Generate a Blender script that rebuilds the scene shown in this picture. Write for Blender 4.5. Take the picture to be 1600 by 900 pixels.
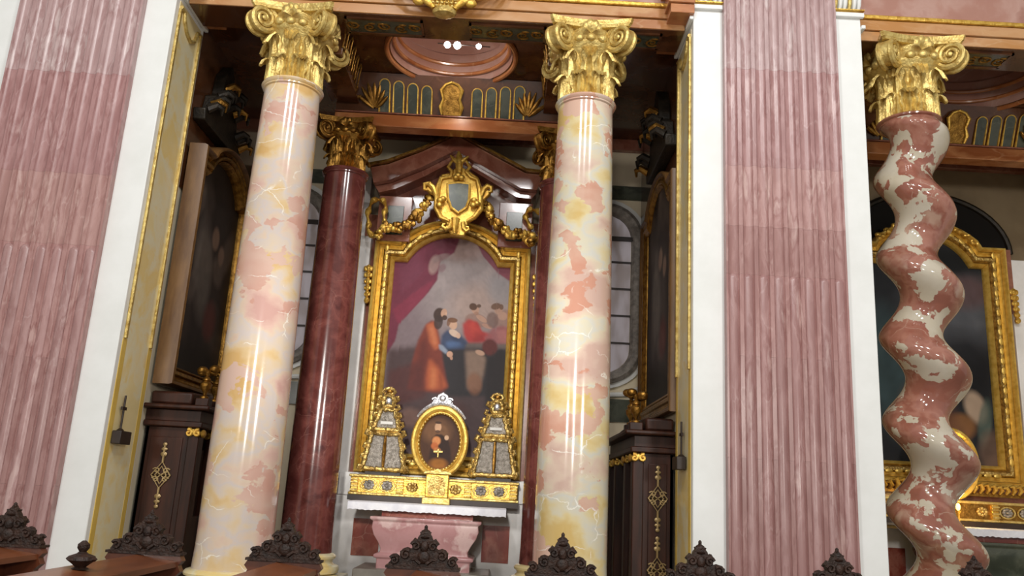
import bpy, math, random
import numpy as np
from math import pi, sin, cos, radians, sqrt

for o in list(bpy.data.objects):
    bpy.data.objects.remove(o, do_unlink=True)
SC = bpy.context.scene
COL = SC.collection
random.seed(7)

# ------------------------------------------------------------------ camera
FPX, PITCH, ROLL, EYE = 1300.0, radians(13.96), radians(3.18), 1.65
F = np.array([0, cos(PITCH), sin(PITCH)]); R0 = np.array([1., 0, 0]); U0 = np.array([0, -sin(PITCH), cos(PITCH)])
RV = cos(ROLL) * R0 + sin(ROLL) * U0
UV = -sin(ROLL) * R0 + cos(ROLL) * U0
cam = bpy.data.cameras.new('camera'); camo = bpy.data.objects.new('camera', cam); COL.objects.link(camo)
cam.sensor_width = 36.0; cam.lens = FPX / 1600 * 36.0; cam.clip_end = 200
from mathutils import Matrix, Vector
m = Matrix.Identity(4)
for i in range(3):
    m[i][0] = RV[i]; m[i][1] = UV[i]; m[i][2] = -F[i]
m[2][3] = EYE
camo.matrix_world = m
SC.camera = camo

def at(px, py, Y):
    """survey: where the sight line through a photo pixel meets the plane of depth Y -> (X, Z)"""
    d = F + RV * (px - 800) / FPX + UV * (450 - py) / FPX
    t = Y / d[1]
    return d[0] * t, EYE + d[2] * t

# ------------------------------------------------------------------ world, lights, exposure
w = bpy.data.worlds.new('world'); SC.world = w; w.use_nodes = True
w.node_tree.nodes['Background'].inputs[0].default_value = (1.0, 0.96, 0.91, 1)
w.node_tree.nodes['Background'].inputs[1].default_value = 0.40
SC.view_settings.view_transform = 'Standard'
SC.view_settings.look = 'None'
SC.view_settings.exposure = 0.0
SC.view_settings.gamma = 1.0
SC.view_settings.use_curve_mapping = False

def area(name, loc, target, sx, sy, power, col):
    l = bpy.data.lights.new(name, 'AREA'); l.shape = 'RECTANGLE'; l.size = sx; l.size_y = sy
    l.energy = power; l.color = col
    o = bpy.data.objects.new(name, l); COL.objects.link(o); o.location = loc
    o.rotation_euler = (Vector(target) - Vector(loc)).to_track_quat('-Z', 'Y').to_euler()
    return o
area('nave_floodlight_left', (-3.2, -0.6, 11.4), (-2.6, 9.2, 4.6), 0.8, 1.4, 330, (1.0, 0.995, 0.985))
area('nave_floodlight_middle', (0.3, -1.2, 11.4), (0.2, 9.4, 4.4), 0.8, 1.4, 290, (1.0, 0.995, 0.985))
area('nave_floodlight_right', (4.2, -0.6, 11.4), (3.6, 9.2, 4.6), 0.8, 1.4, 330, (1.0, 0.995, 0.985))
area('nave_fill_left', (-6.0, -3.6, 4.0), (-1.0, 12.5, 4.0), 1.2, 1.0, 230, (1.0, 0.95, 0.88))  # added low fill light, unseen, brightens the chapel behind the columns
area('nave_fill_right', (5.6, -3.6, 4.0), (-1.0, 12.5, 4.0), 1.2, 1.0, 350, (1.0, 0.95, 0.88))  # added fill from the right, also lifts the left pier's inner side
area('nave_fill_middle', (-0.8, -5.0, 3.3), (-1.0, 12.5, 5.0), 1.0, 0.8, 150, (1.0, 0.95, 0.88))  # added central fill, sends light in between the columns

def spot(name, loc, target, deg, power, col, soft, blend):
    l = bpy.data.lights.new(name, 'SPOT'); l.energy = power; l.color = col; l.spot_size = radians(deg); l.spot_blend = blend; l.shadow_soft_size = soft
    o = bpy.data.objects.new(name, l); COL.objects.link(o); o.location = loc
    o.rotation_euler = (Vector(target) - Vector(loc)).to_track_quat('-Z', 'Y').to_euler()
spot('altar_fill_spot', (-0.95, -3.5, 4.6), (-0.95, 12.5, 3.0), 20, 4600, (1.0, 0.96, 0.9), 0.3, 0.7)  # added fill, unseen source; narrow cone brightens only the altar

# ------------------------------------------------------------------ materials
def s2l(c):
    return tuple(((x / 255) / 12.92 if x / 255 <= 0.04045 else ((x / 255 + 0.055) / 1.055) ** 2.4) for x in c)

MATS = {}
def newmat(name, rough=0.5, metal=0.0, spec=0.5, coat=0.0):
    M = bpy.data.materials.new(name); M.use_nodes = True
    nt = M.node_tree; b = nt.nodes['Principled BSDF']
    b.inputs['Roughness'].default_value = rough; b.inputs['Metallic'].default_value = metal
    b.inputs['Specular IOR Level'].default_value = spec
    if coat:
        b.inputs['Coat Weight'].default_value = coat; b.inputs['Coat Roughness'].default_value = 0.06
    MATS[name] = M
    return M, nt, b

def N(nt, t, **kw):
    n = nt.nodes.new(t)
    for k, v in kw.items():
        if k in n.inputs: n.inputs[k].default_value = v
        else: setattr(n, k, v)
    return n

def pos(nt, scale=(1, 1, 1)):
    g = nt.nodes.new('ShaderNodeNewGeometry'); mp = nt.nodes.new('ShaderNodeMapping')
    mp.inputs['Scale'].default_value = scale
    nt.links.new(g.outputs['Position'], mp.inputs['Vector'])
    return mp.outputs['Vector']

def ramp(nt, fac, stops, interp='LINEAR'):
    r = nt.nodes.new('ShaderNodeValToRGB'); r.color_ramp.interpolation = interp
    e = r.color_ramp.elements
    while len(e) > 1: e.remove(e[-1])
    e[0].position = stops[0][0]; e[0].color = (*stops[0][1], 1)
    for p, c in stops[1:]:
        k = e.new(p); k.color = (*c, 1)
    nt.links.new(fac, r.inputs['Fac'])
    return r.outputs['Color']

def mixc(nt, fac, a, b, mode='MIX'):
    x = nt.nodes.new('ShaderNodeMix'); x.data_type = 'RGBA'; x.blend_type = mode
    for s, v in ((x.inputs[0], fac), (x.inputs[6], a), (x.inputs[7], b)):
        if hasattr(v, 'links') or hasattr(v, 'is_linked'): nt.links.new(v, s)
        elif isinstance(v, tuple): s.default_value = (*v, 1)
        else: s.default_value = v
    return x.outputs[2]

def bump(nt, b, h, strength=0.3, dist=0.01):
    n = nt.nodes.new('ShaderNodeBump'); n.inputs['Strength'].default_value = strength
    n.inputs['Distance'].default_value = dist
    nt.links.new(h, n.inputs['Height']); nt.links.new(n.outputs['Normal'], b.inputs['Normal'])

def plain(name, c1, c2=None, rough=0.5, metal=0.0, scale=4.0, stretch=(1, 1, 1), bmp=0.0, bscale=40.0, bdist=0.01, spec=0.5, coat=0.0):
    """two-tone noise material"""
    M, nt, b = newmat(name, rough, metal, spec, coat)
    c1 = s2l(c1); c2 = s2l(c2) if c2 else tuple(x * 0.82 for x in c1)
    n = N(nt, 'ShaderNodeTexNoise', Scale=scale, Detail=5.0, Roughness=0.6)
    nt.links.new(pos(nt, stretch), n.inputs['Vector'])
    nt.links.new(ramp(nt, n.outputs['Fac'], [(0.35, c2), (0.65, c1)]), b.inputs['Base Color'])
    if bmp:
        n2 = N(nt, 'ShaderNodeTexNoise', Scale=bscale, Detail=3.0)
        nt.links.new(pos(nt), n2.inputs['Vector'])
        bump(nt, b, n2.outputs['Fac'], bmp, bdist)
    return M

def marble(name, stops, scale=1.6, dist=1.2, vein=(235, 230, 220), vscale=1.3, vwidth=0.02, vamt=0.7, rough=0.12, stretch=(1, 1, 1), coat=0.3, tint=None, interp='LINEAR', seed=0.0, detail=5.0):
    """clouded breccia: warped noise through a stepped ramp, thin wandering veins on top"""
    M, nt, b = newmat(name, rough, 0.0, 0.5, coat)
    P = pos(nt, stretch)
    ad = nt.nodes.new('ShaderNodeVectorMath'); ad.operation = 'ADD'; ad.inputs[1].default_value = (seed, seed * 1.7, seed * 0.6)
    nt.links.new(P, ad.inputs[0]); P = ad.outputs[0]
    wn = N(nt, 'ShaderNodeTexNoise', Scale=scale * 2.2, Detail=4.0)
    nt.links.new(P, wn.inputs['Vector'])
    wv = nt.nodes.new('ShaderNodeVectorMath'); wv.operation = 'MULTIPLY_ADD'
    wv.inputs[1].default_value = (0.35 * dist / scale,) * 3
    nt.links.new(wn.outputs['Color'], wv.inputs[0]); nt.links.new(P, wv.inputs[2])
    n = N(nt, 'ShaderNodeTexNoise', Scale=scale, Detail=detail, Roughness=0.55, Distortion=0.3)
    nt.links.new(wv.outputs[0], n.inputs['Vector'])
    base = ramp(nt, n.outputs['Fac'], [(p, s2l(c)) for p, c in stops], interp)
    if vamt:
        vo = N(nt, 'ShaderNodeTexVoronoi', Scale=vscale); vo.feature = 'DISTANCE_TO_EDGE'
        nt.links.new(wv.outputs[0], vo.inputs['Vector'])
        mk = nt.nodes.new('ShaderNodeMapRange'); mk.inputs['From Min'].default_value = 0.0; mk.inputs['From Max'].default_value = vwidth
        mk.inputs['To Min'].default_value = vamt; mk.inputs['To Max'].default_value = 0.0
        nt.links.new(vo.outputs['Distance'], mk.inputs['Value'])
        gate = N(nt, 'ShaderNodeTexNoise', Scale=scale * 0.9, Detail=2.0); nt.links.new(P, gate.inputs['Vector'])
        gr = nt.nodes.new('ShaderNodeMapRange'); gr.inputs['From Min'].default_value = 0.48; gr.inputs['From Max'].default_value = 0.6
        nt.links.new(gate.outputs['Fac'], gr.inputs['Value'])
        mu = nt.nodes.new('ShaderNodeMath'); mu.operation = 'MULTIPLY'
        nt.links.new(mk.outputs[0], mu.inputs[0]); nt.links.new(gr.outputs[0], mu.inputs[1])
        base = mixc(nt, mu.outputs[0], base, s2l(vein))
    if tint:
        oi = nt.nodes.new('ShaderNodeObjectInfo')
        base = mixc(nt, 1.0, base, oi.outputs['Color'], 'MULTIPLY')
    nt.links.new(base, b.inputs['Base Color'])
    return M

def gold(name, c1, c2, rough=0.32, bmp=0.5, bscale=45.0, bdist=0.012, metal=0.9):
    M, nt, b = newmat(name, rough, metal)
    n = N(nt, 'ShaderNodeTexNoise', Scale=14.0, Detail=4.0)
    nt.links.new(pos(nt), n.inputs['Vector'])
    nt.links.new(ramp(nt, n.outputs['Fac'], [(0.3, s2l(c2)), (0.62, s2l(c1))]), b.inputs['Base Color'])
    n2 = N(nt, 'ShaderNodeTexNoise', Scale=bscale, Detail=2.0); nt.links.new(pos(nt), n2.inputs['Vector'])
    if bmp: bump(nt, b, n2.outputs['Fac'], bmp, bdist)
    return M

CREAM = (226, 214, 182); SALM = (205, 140, 116); YEL = (222, 196, 128); GRY = (208, 204, 192); PALE = (228, 220, 200); PNK = (216, 176, 160)
def breccia(name, base, patch, scale, thr, stretch, vein, rough, seed=0.0, vamt=0.9, vwidth=0.012, vscale=1.5):
    """soft clouded ground with sharp-edged patches of a second stone and a few white cracks"""
    M, nt, b = newmat(name, rough, 0.0, 0.5, 0.35)
    P0 = pos(nt, stretch)
    ad = nt.nodes.new('ShaderNodeVectorMath'); ad.operation = 'ADD'; ad.inputs[1].default_value = (seed, seed * 1.7, seed * 0.6)
    nt.links.new(P0, ad.inputs[0]); P0 = ad.outputs[0]
    wn = N(nt, 'ShaderNodeTexNoise', Scale=3.4, Detail=6.0); nt.links.new(P0, wn.inputs['Vector'])
    wv = nt.nodes.new('ShaderNodeVectorMath'); wv.operation = 'MULTIPLY_ADD'; wv.inputs[1].default_value = (0.32,) * 3
    nt.links.new(wn.outputs['Color'], wv.inputs[0]); nt.links.new(P0, wv.inputs[2]); W_ = wv.outputs[0]
    n1 = N(nt, 'ShaderNodeTexNoise', Scale=scale, Detail=3.0); nt.links.new(W_, n1.inputs['Vector'])
    col = ramp(nt, n1.outputs['Fac'], [(p, s2l(c)) for p, c in base])
    of = nt.nodes.new('ShaderNodeVectorMath'); of.operation = 'ADD'; of.inputs[1].default_value = (7.3, 2.1, 4.4)
    nt.links.new(W_, of.inputs[0])
    n2 = N(nt, 'ShaderNodeTexNoise', Scale=scale * 1.25, Detail=4.0, Roughness=0.55); nt.links.new(of.outputs[0], n2.inputs['Vector'])
    mk = nt.nodes.new('ShaderNodeMapRange'); mk.inputs['From Min'].default_value = thr; mk.inputs['From Max'].default_value = thr + 0.014
    nt.links.new(n2.outputs['Fac'], mk.inputs['Value'])
    pc = ramp(nt, n1.outputs['Fac'], [(0.38, s2l(patch[0])), (0.6, s2l(patch[1]))])
    col = mixc(nt, mk.outputs[0], col, pc)
    vo = N(nt, 'ShaderNodeTexVoronoi', Scale=vscale); vo.feature = 'DISTANCE_TO_EDGE'; nt.links.new(W_, vo.inputs['Vector'])
    vm = nt.nodes.new('ShaderNodeMapRange'); vm.inputs['From Max'].default_value = vwidth; vm.inputs['To Min'].default_value = vamt; vm.inputs['To Max'].default_value = 0.0
    nt.links.new(vo.outputs['Distance'], vm.inputs['Value'])
    gr = nt.nodes.new('ShaderNodeMapRange'); gr.inputs['From Min'].default_value = 0.5; gr.inputs['From Max'].default_value = 0.56
    g = N(nt, 'ShaderNodeTexNoise', Scale=1.9, Detail=3.0); nt.links.new(P0, g.inputs['Vector']); nt.links.new(g.outputs['Fac'], gr.inputs['Value'])
    mu = nt.nodes.new('ShaderNodeMath'); mu.operation = 'MULTIPLY'; nt.links.new(vm.outputs[0], mu.inputs[0]); nt.links.new(gr.outputs[0], mu.inputs[1])
    nt.links.new(mixc(nt, mu.outputs[0], col, s2l(vein)), b.inputs['Base Color'])
GROUND = [(0.32, (204, 172, 158)), (0.40, (216, 192, 174)), (0.46, (218, 206, 180)), (0.50, (208, 206, 196)), (0.54, (216, 208, 182)), (0.59, (220, 202, 152)), (0.66, (212, 182, 116))]
breccia('marble_warm', GROUND, ((202, 148, 126), (214, 178, 158)), 1.35, 0.565, (1.0, 1.0, 1.35), (246, 242, 232), 0.13)
breccia('marble_warm_rosy', [(p, (min(255, c[0] + 2), c[1] - 8, c[2] - 4)) for p, c in GROUND], ((206, 158, 142), (216, 184, 168)), 1.3, 0.555, (1.0, 1.0, 1.35), (246, 242, 232), 0.13, seed=4.0)
breccia('marble_twist', [(0.3, (134, 84, 70)), (0.42, (146, 92, 77)), (0.5, (164, 114, 98)), (0.56, (144, 90, 76)), (0.66, (174, 142, 124))], ((186, 176, 156), (198, 190, 174)), 2.3, 0.525, (1.0, 1.0, 1.0), (206, 190, 172), 0.10, seed=3.3, vamt=0.35)
marble('marble_darkred', [(0.0, (70, 32, 30)), (0.42, (98, 50, 46)), (0.55, (122, 68, 62)), (0.7, (84, 40, 38)), (1, (110, 60, 54))], scale=3.0, vamt=0.35, vscale=4.0, vein=(170, 120, 110), rough=0.15)
marble('marble_pier', [(0.0, (142, 104, 102)), (0.40, (158, 120, 117)), (0.50, (172, 136, 133)), (0.58, (152, 112, 109)), (0.68, (188, 158, 154)), (1, (162, 124, 121))], scale=2.4, dist=1.3, stretch=(2.6, 2.2, 0.6), vamt=0.3, vscale=2.4, vwidth=0.03, vein=(204, 180, 176), rough=0.3, tint=True, coat=0.0)
marble('marble_yellow', [(0.0, (226, 204, 138)), (0.42, (236, 218, 164)), (0.52, (232, 224, 190)), (0.62, (236, 210, 140)), (1, (226, 220, 190))], scale=1.6, vamt=0.0, rough=0.25)
marble('marble_pink', [(0.0, (162, 116, 116)), (0.45, (180, 136, 136)), (0.55, (170, 124, 124)), (0.62, (202, 172, 168)), (1, (176, 132, 132))], scale=2.0, vamt=0.9, vscale=1.2, vwidth=0.05, vein=(236, 228, 224), rough=0.2, seed=2.0)
marble('marble_brown', [(0.0, (120, 66, 36)), (0.42, (160, 96, 56)), (0.55, (184, 124, 80)), (0.66, (146, 84, 48)), (1, (170, 110, 70))], scale=1.7, stretch=(0.6, 1, 2.0), vamt=0.35, vscale=1.4, vein=(206, 160, 120), rough=0.18)
marble('marble_fascia', [(0.0, (164, 110, 60)), (0.45, (180, 128, 74)), (0.56, (192, 148, 104)), (0.68, (164, 106, 58)), (1, (182, 136, 88))], scale=0.9, stretch=(0.7, 1, 2.0), vamt=0.3, vscale=1.4, vein=(210, 178, 140), rough=0.25)
marble('marble_rose', [(0.0, (150, 106, 92)), (0.45, (166, 122, 108)), (0.56, (180, 144, 132)), (0.68, (146, 98, 84)), (1, (168, 128, 114))], scale=1.2, vamt=0.3, vscale=1.4, vein=(200, 172, 160), rough=0.3)
marble('marble_umber', [(0.0, (58, 32, 18)), (0.45, (82, 48, 28)), (0.56, (98, 60, 36)), (0.68, (66, 38, 22)), (1, (86, 52, 30))], scale=1.4, vamt=0.3, vscale=1.6, vein=(130, 90, 60), rough=0.2)
marble('marble_redbrown', [(0.0, (104, 58, 46)), (0.42, (134, 80, 64)), (0.55, (156, 104, 86)), (0.66, (116, 66, 52)), (1, (140, 90, 72))], scale=2.2, vamt=0.4, vscale=2.0, vein=(180, 130, 110), rough=0.16)
marble('marble_redinset', [(0.0, (110, 46, 40)), (0.45, (146, 70, 58)), (0.58, (170, 104, 88)), (0.7, (126, 54, 46)), (1, (150, 80, 66))], scale=3.2, vamt=0.6, vscale=2.5, vein=(200, 150, 130), rough=0.2, seed=5.0)
marble('marble_green', [(0.0, (34, 40, 34)), (0.45, (56, 62, 50)), (0.58, (80, 84, 70)), (1, (44, 50, 42))], scale=3.0, vamt=0.3, vscale=3.0, vein=(130, 130, 116), rough=0.2)
plain('stucco_white', (234, 236, 234), (226, 228, 225), rough=0.45, scale=2.0)
plain('marble_white', (240, 238, 236), (226, 224, 221), rough=0.3, scale=3.0)
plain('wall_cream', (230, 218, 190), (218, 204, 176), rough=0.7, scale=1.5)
plain('wall_cream_dimmed', (150, 132, 104), (132, 114, 88), rough=0.7, scale=1.5)  # right chapel's cream wall, its weaker light put into the colour
plain('stone_grey', (156, 150, 142), (112, 106, 100), rough=0.7, scale=10, bmp=0.6, bscale=30, bdist=0.02)
plain('stone_floor', (140, 134, 124), (116, 110, 102), rough=0.4, scale=3)
plain('ceiling_dark', (112, 78, 52), (84, 56, 38), rough=0.4, scale=2)
plain('wood_pew', (128, 72, 40), (98, 52, 28), rough=0.35, scale=6, stretch=(1, 0.2, 1), coat=0.2)
plain('wood_pew_panel', (104, 54, 30), (78, 38, 22), rough=0.35, scale=6, stretch=(1, 1, 0.25), coat=0.2)
plain('wood_carved', (54, 33, 23), (30, 19, 14), spec=0.35, rough=0.5, scale=20, bmp=0.8, bscale=60, bdist=0.01)
plain('wood_dark', (66, 34, 21), (38, 19, 12), rough=0.45, scale=5, stretch=(2, 2, 0.3), spec=0.35)
plain('void_dark', (18, 13, 10), (12, 9, 7), rough=0.9)
plain('bronze_dark', (52, 44, 34), (30, 26, 20), rough=0.45, metal=0.4, scale=12, bmp=0.5)
plain('iron_dark', (50, 36, 28), (36, 26, 20), rough=0.5)
plain('cloth_white', (236, 236, 240), (218, 218, 226), rough=0.85, scale=8, bmp=0.15, bscale=80)
plain('silver', (226, 226, 230), (170, 170, 176), rough=0.3, metal=0.7, scale=20, bmp=0.6, bscale=50)
plain('relic_grey', (176, 168, 158), (110, 104, 94), rough=0.3, metal=0.3, scale=22, bmp=0.9, bscale=70, bdist=0.015)
plain('paper_label', (228, 226, 220), rough=0.6)
plain('brass_pale', (190, 166, 120), (150, 126, 84), rough=0.35, metal=0.5)
gold('gilt', (232, 192, 92), (190, 140, 52), rough=0.36, bmp=0.4, metal=0.62)
gold('gilt_carved', (214, 184, 112), (150, 116, 58), rough=0.36, metal=0.75, bmp=0.9, bscale=32, bdist=0.02)
gold('gilt_capital', (224, 200, 126), (184, 150, 76), rough=0.42, bmp=0.7, bscale=34, metal=0.6)
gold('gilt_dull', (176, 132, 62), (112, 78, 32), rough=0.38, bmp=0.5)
gold('gilt_frame', (236, 200, 104), (208, 164, 68), rough=0.36, bmp=0.3, bscale=30, metal=0.5)
plain('frame_brown', (122, 88, 48), (92, 62, 32), rough=0.4, scale=8, stretch=(1, 1, 0.2))
plain('border_ochre', (222, 190, 96), (210, 176, 84), rough=0.4)
M, nt, b = newmat('window_glass', 0.15)
b.inputs['Base Color'].default_value = (*s2l((176, 168, 172)), 1)
n = N(nt, 'ShaderNodeTexNoise', Scale=2.5, Detail=2.0); nt.links.new(pos(nt, (2, 1, 0.7)), n.inputs['Vector'])
nt.links.new(ramp(nt, n.outputs['Fac'], [(0.4, s2l((120, 104, 92))), (0.58, s2l((206, 198, 204)))]), b.inputs['Emission Color'])
b.inputs['Emission Strength'].default_value = 0.16
M, nt, b = newmat('lamp_glow', 0.4)
b.inputs['Emission Color'].default_value = (1, 0.97, 0.95, 1); b.inputs['Emission Strength'].default_value = 30
M, nt, b = newmat('canvas', 0.5, 0.0, 0.15)
vc = nt.nodes.new('ShaderNodeVertexColor'); vc.layer_name = 'Col'
nt.links.new(vc.outputs['Color'], b.inputs['Base Color'])

# ------------------------------------------------------------------ mesh helpers
class MB:
    def __init__(s): s.v = []; s.f = []
    def add(s, v, f):
        k = len(s.v); s.v += [tuple(map(float, p)) for p in v]; s.f += [tuple(i + k for i in q) for q in f]; return s
    def box(s, x0, x1, y0, y1, z0, z1):
        return s.add([(x0, y0, z0), (x1, y0, z0), (x1, y1, z0), (x0, y1, z0), (x0, y0, z1), (x1, y0, z1), (x1, y1, z1), (x0, y1, z1)],
                     [(0, 3, 2, 1), (4, 5, 6, 7), (0, 1, 5, 4), (1, 2, 6, 5), (2, 3, 7, 6), (3, 0, 4, 7)])
    def prism(s, out, a, b, axis='y'):
        """outline in the plane across the axis, extruded from a to b"""
        n = len(out)
        mk = {'y': lambda p, h: (p[0], h, p[1]), 'x': lambda p, h: (h, p[0], p[1]), 'z': lambda p, h: (p[0], p[1], h)}[axis]
        v = [mk(p, a) for p in out] + [mk(p, b) for p in out]
        return s.add(v, [tuple(range(n)), tuple(range(2 * n - 1, n - 1, -1))] + [(i, i + n, (i + 1) % n + n, (i + 1) % n) for i in range(n)])
    def lathe(s, prof, n=32, c=(0, 0, 0), cap=True, sx=1.0, sy=1.0):
        v = []; f = []
        for r, z in prof:
            for k in range(n):
                a = 2 * pi * k / n; v.append((c[0] + sx * r * cos(a), c[1] + sy * r * sin(a), c[2] + z))
        for i in range(len(prof) - 1):
            for k in range(n):
                f.append((i * n + k, i * n + (k + 1) % n, (i + 1) * n + (k + 1) % n, (i + 1) * n + k))
        if cap:
            f.append(tuple(range(n - 1, -1, -1))); f.append(tuple(range((len(prof) - 1) * n, len(prof) * n)))
        return s.add(v, f)
    def tube(s, pts, r, n=8, closed=False, flat=1.0):
        P = [np.array(p, float) for p in pts]; L = len(P); v = []; f = []
        rr = r if isinstance(r, (list, tuple)) else [r] * L
        up = None
        for i in range(L):
            t = P[(i + 1) % L if closed else min(i + 1, L - 1)] - P[i - 1 if (closed or i) else 0]
            t = t / (np.linalg.norm(t) + 1e-9)
            if up is None: up = np.array([0, 1., 0]) if abs(t[1]) < 0.9 else np.array([1., 0, 0])
            a = np.cross(t, up); a = a / (np.linalg.norm(a) + 1e-9); up = np.cross(a, t)
            for k in range(n):
                q = 2 * pi * k / n; v.append(P[i] + rr[i] * (cos(q) * a + flat * sin(q) * up))
        for i in range(L if closed else L - 1):
            for k in range(n):
                j = (i + 1) % L; f.append((i * n + k, i * n + (k + 1) % n, j * n + (k + 1) % n, j * n + k))
        if not closed: f += [tuple(range(n - 1, -1, -1)), tuple(range((L - 1) * n, L * n))]
        return s.add(v, f)
    def ell(s, c, r, nu=10, nv=6):
        r = r if isinstance(r, (list, tuple)) else (r, r, r)
        v = [(c[0], c[1], c[2] - r[2])]; f = []
        for j in range(1, nv):
            b = -pi / 2 + pi * j / nv
            for k in range(nu):
                a = 2 * pi * k / nu; v.append((c[0] + r[0] * cos(b) * cos(a), c[1] + r[1] * cos(b) * sin(a), c[2] + r[2] * sin(b)))
        v.append((c[0], c[1], c[2] + r[2])); T = len(v) - 1
        for k in range(nu):
            f.append((0, 1 + (k + 1) % nu, 1 + k)); f.append((T, T - nu + k, T - nu + (k + 1) % nu))
        for j in range(nv - 2):
            for k in range(nu):
                a = 1 + j * nu + k; b = 1 + j * nu + (k + 1) % nu; f.append((a, b, b + nu, a + nu))
        return s.add(v, f)
    def grid(s, fn, nu, nv, closeu=False):
        v = [fn(i / (nu if closeu else nu - 1), j / (nv - 1)) for j in range(nv) for i in range(nu)]
        f = []
        for j in range(nv - 1):
            for i in range(nu if closeu else nu - 1):
                f.append((j * nu + i, j * nu + (i + 1) % nu, (j + 1) * nu + (i + 1) % nu, (j + 1) * nu + i))
        return s.add(v, f)
    def loops(s, L, closed=True):
        """skin between successive loops of equal length"""
        n = len(L[0]); v = [p for l in L for p in l]; f = []
        for j in range(len(L) - 1):
            for i in range(n if closed else n - 1):
                f.append((j * n + i, j * n + (i + 1) % n, (j + 1) * n + (i + 1) % n, (j + 1) * n + i))
        return s.add(v, f)
    def shift(s, dx, dy, dz): s.v = [(a + dx, b + dy, c + dz) for a, b, c in s.v]; return s
    def mesh(s, name, mat, smooth=True):
        me = bpy.data.meshes.new(name); me.from_pydata(s.v, [], s.f); me.update()
        import bmesh
        bm = bmesh.new(); bm.from_mesh(me); bmesh.ops.recalc_face_normals(bm, faces=bm.faces); bm.to_mesh(me); bm.free()
        me.materials.append(MATS[mat])
        if smooth:
            me.polygons.foreach_set('use_smooth', [True] * len(me.polygons)); me.set_sharp_from_angle(angle=radians(38))
        return me
    def build(s, name, mat, parent=None, smooth=True, bevel=0.0):
        o = bpy.data.objects.new(name, s.mesh(name, mat, smooth)); COL.objects.link(o)
        if parent: o.parent = parent
        if bevel:
            b = o.modifiers.new('bevel', 'BEVEL'); b.width = bevel; b.segments = 2; b.limit_method = 'ANGLE'
        return o

def thing(name, label, cat, loc=(0, 0, 0), group=None, rz=0.0):
    o = bpy.data.objects.new(name, None); COL.objects.link(o); o.location = loc; o.rotation_euler = (0, 0, rz)
    o.empty_display_size = 0.1
    return tag(o, label, cat, group)
def tag(o, label, cat, group=None):
    o['label'] = label; o['category'] = cat
    if group: o['group'] = group
    return o
def struct(o, label=None):
    o['kind'] = 'structure'
    if label: o['label'] = label
    return o
def sroot(name, loc=(0, 0, 0), label=None):
    o = bpy.data.objects.new(name, None); COL.objects.link(o); o.location = loc; return struct(o, label)
def share(me, name, parent, loc=(0, 0, 0), rot=(0, 0, 0), scale=(1, 1, 1)):
    o = bpy.data.objects.new(name, me); COL.objects.link(o); o.parent = parent
    o.location = loc; o.rotation_euler = rot; o.scale = scale; return o
def copy_tree(o, parent=None):
    c = o.copy(); COL.objects.link(c); c.parent = parent
    for ch in list(o.children): copy_tree(ch, c)
    return c

# ------------------------------------------------------------------ bays: left bay centre XA, right bay centre XB
XA, XB = -1.03, 6.33
YC, YR = 9.5, 11.3           # front column line, rear column line
ZB = 7.34                    # underside of the entablature

# ------------------------------------------------------------------ shell of the place
struct(MB().box(-9, 12, -3, 9.0, -0.2, 0.0).build('floor', 'stone_floor'))
struct(MB().box(-7, 10.5, 9.0, 13.4, -0.2, 0.30).build('floor_chapels', 'stone_floor'))
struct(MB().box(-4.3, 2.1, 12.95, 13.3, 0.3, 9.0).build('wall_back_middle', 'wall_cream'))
struct(MB().box(3.9, 9.5, 12.95, 13.3, 0.3, 9.0).build('wall_back_right', 'wall_cream_dimmed'))
w_ = struct(MB().box(-4.6, -4.28, 9.9, 12.95, 0.3, 9.0).build('wall_left', 'wall_cream'))
MB().box(-4.28, -4.265, 9.9, 12.94, 5.2, 7.6).build('upper_panel', 'marble_umber', w_)
w_ = struct(MB().box(2.06, 2.4, 9.9, 12.95, 0.3, 9.0).build('wall_right', 'wall_cream'))
MB().box(2.045, 2.06, 9.9, 12.94, 5.2, 7.6).build('upper_panel', 'marble_umber', w_)
struct(MB().box(3.7, 4.06, 9.9, 12.95, 0.3, 9.0).build('wall_left_of_right_chapel', 'wall_cream'))
struct(MB().box(8.6, 8.95, 9.0, 12.95, 0.3, 9.0).build('wall_right_end', 'wall_cream'))

def ceiling(name, x0, x1, xc, yc, R):
    """dark marble chapel ceiling with a round drum opening into a small dome"""
    root = sroot(name)
    y0, y1, z = 9.73, 12.95, 7.50
    n = 64; inner = []; outer = []
    for k in range(n):
        a = 2 * pi * k / n; c, s_ = cos(a), sin(a)
        inner.append((xc + R * c, yc + R * s_, z))
        tx = ((x1 - xc) if c > 0 else (x0 - xc)) / c if abs(c) > 1e-6 else 1e9
        ty = ((y1 - yc) if s_ > 0 else (y0 - yc)) / s_ if abs(s_) > 1e-6 else 1e9
        t = min(tx, ty); outer.append((xc + t * c, yc + t * s_, z))
    up = lambda L, d: [(p[0], p[1], p[2] + d) for p in L]
    MB().loops([inner, outer, up(outer, 1.2)]).build('soffit', 'marble_umber', root, smooth=False)
    # drum and dome, one lathe
    prof = [(R, 0), (R, 0.10), (R * 0.93, 0.13), (R * 0.93, 0.42), (R * 0.97, 0.45), (R * 0.9, 0.7), (R * 0.7, 1.02), (R * 0.4, 1.22), (0.02, 1.3)]
    MB().lathe(prof, 64, (xc, yc, z), cap=False).build('dome', 'marble_rose', root)
    for r, dz, t in ((R + 0.05, -0.02, 0.035), (R * 0.95, 0.12, 0.028), (R * 0.92, 0.26, 0.03)):
        MB().tube([(xc + r * cos(2 * pi * k / 64), yc + r * sin(2 * pi * k / 64), z + dz) for k in range(64)], t, 8, closed=True).build('ring_moulding', 'marble_brown', root)
    return root
ceiling('ceiling_middle', -4.28, 2.06, XA + 0.02, 10.36, 0.84)
ceiling('ceiling_right', 4.06, 8.6, XB + 0.0, 10.36, 0.84)

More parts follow.
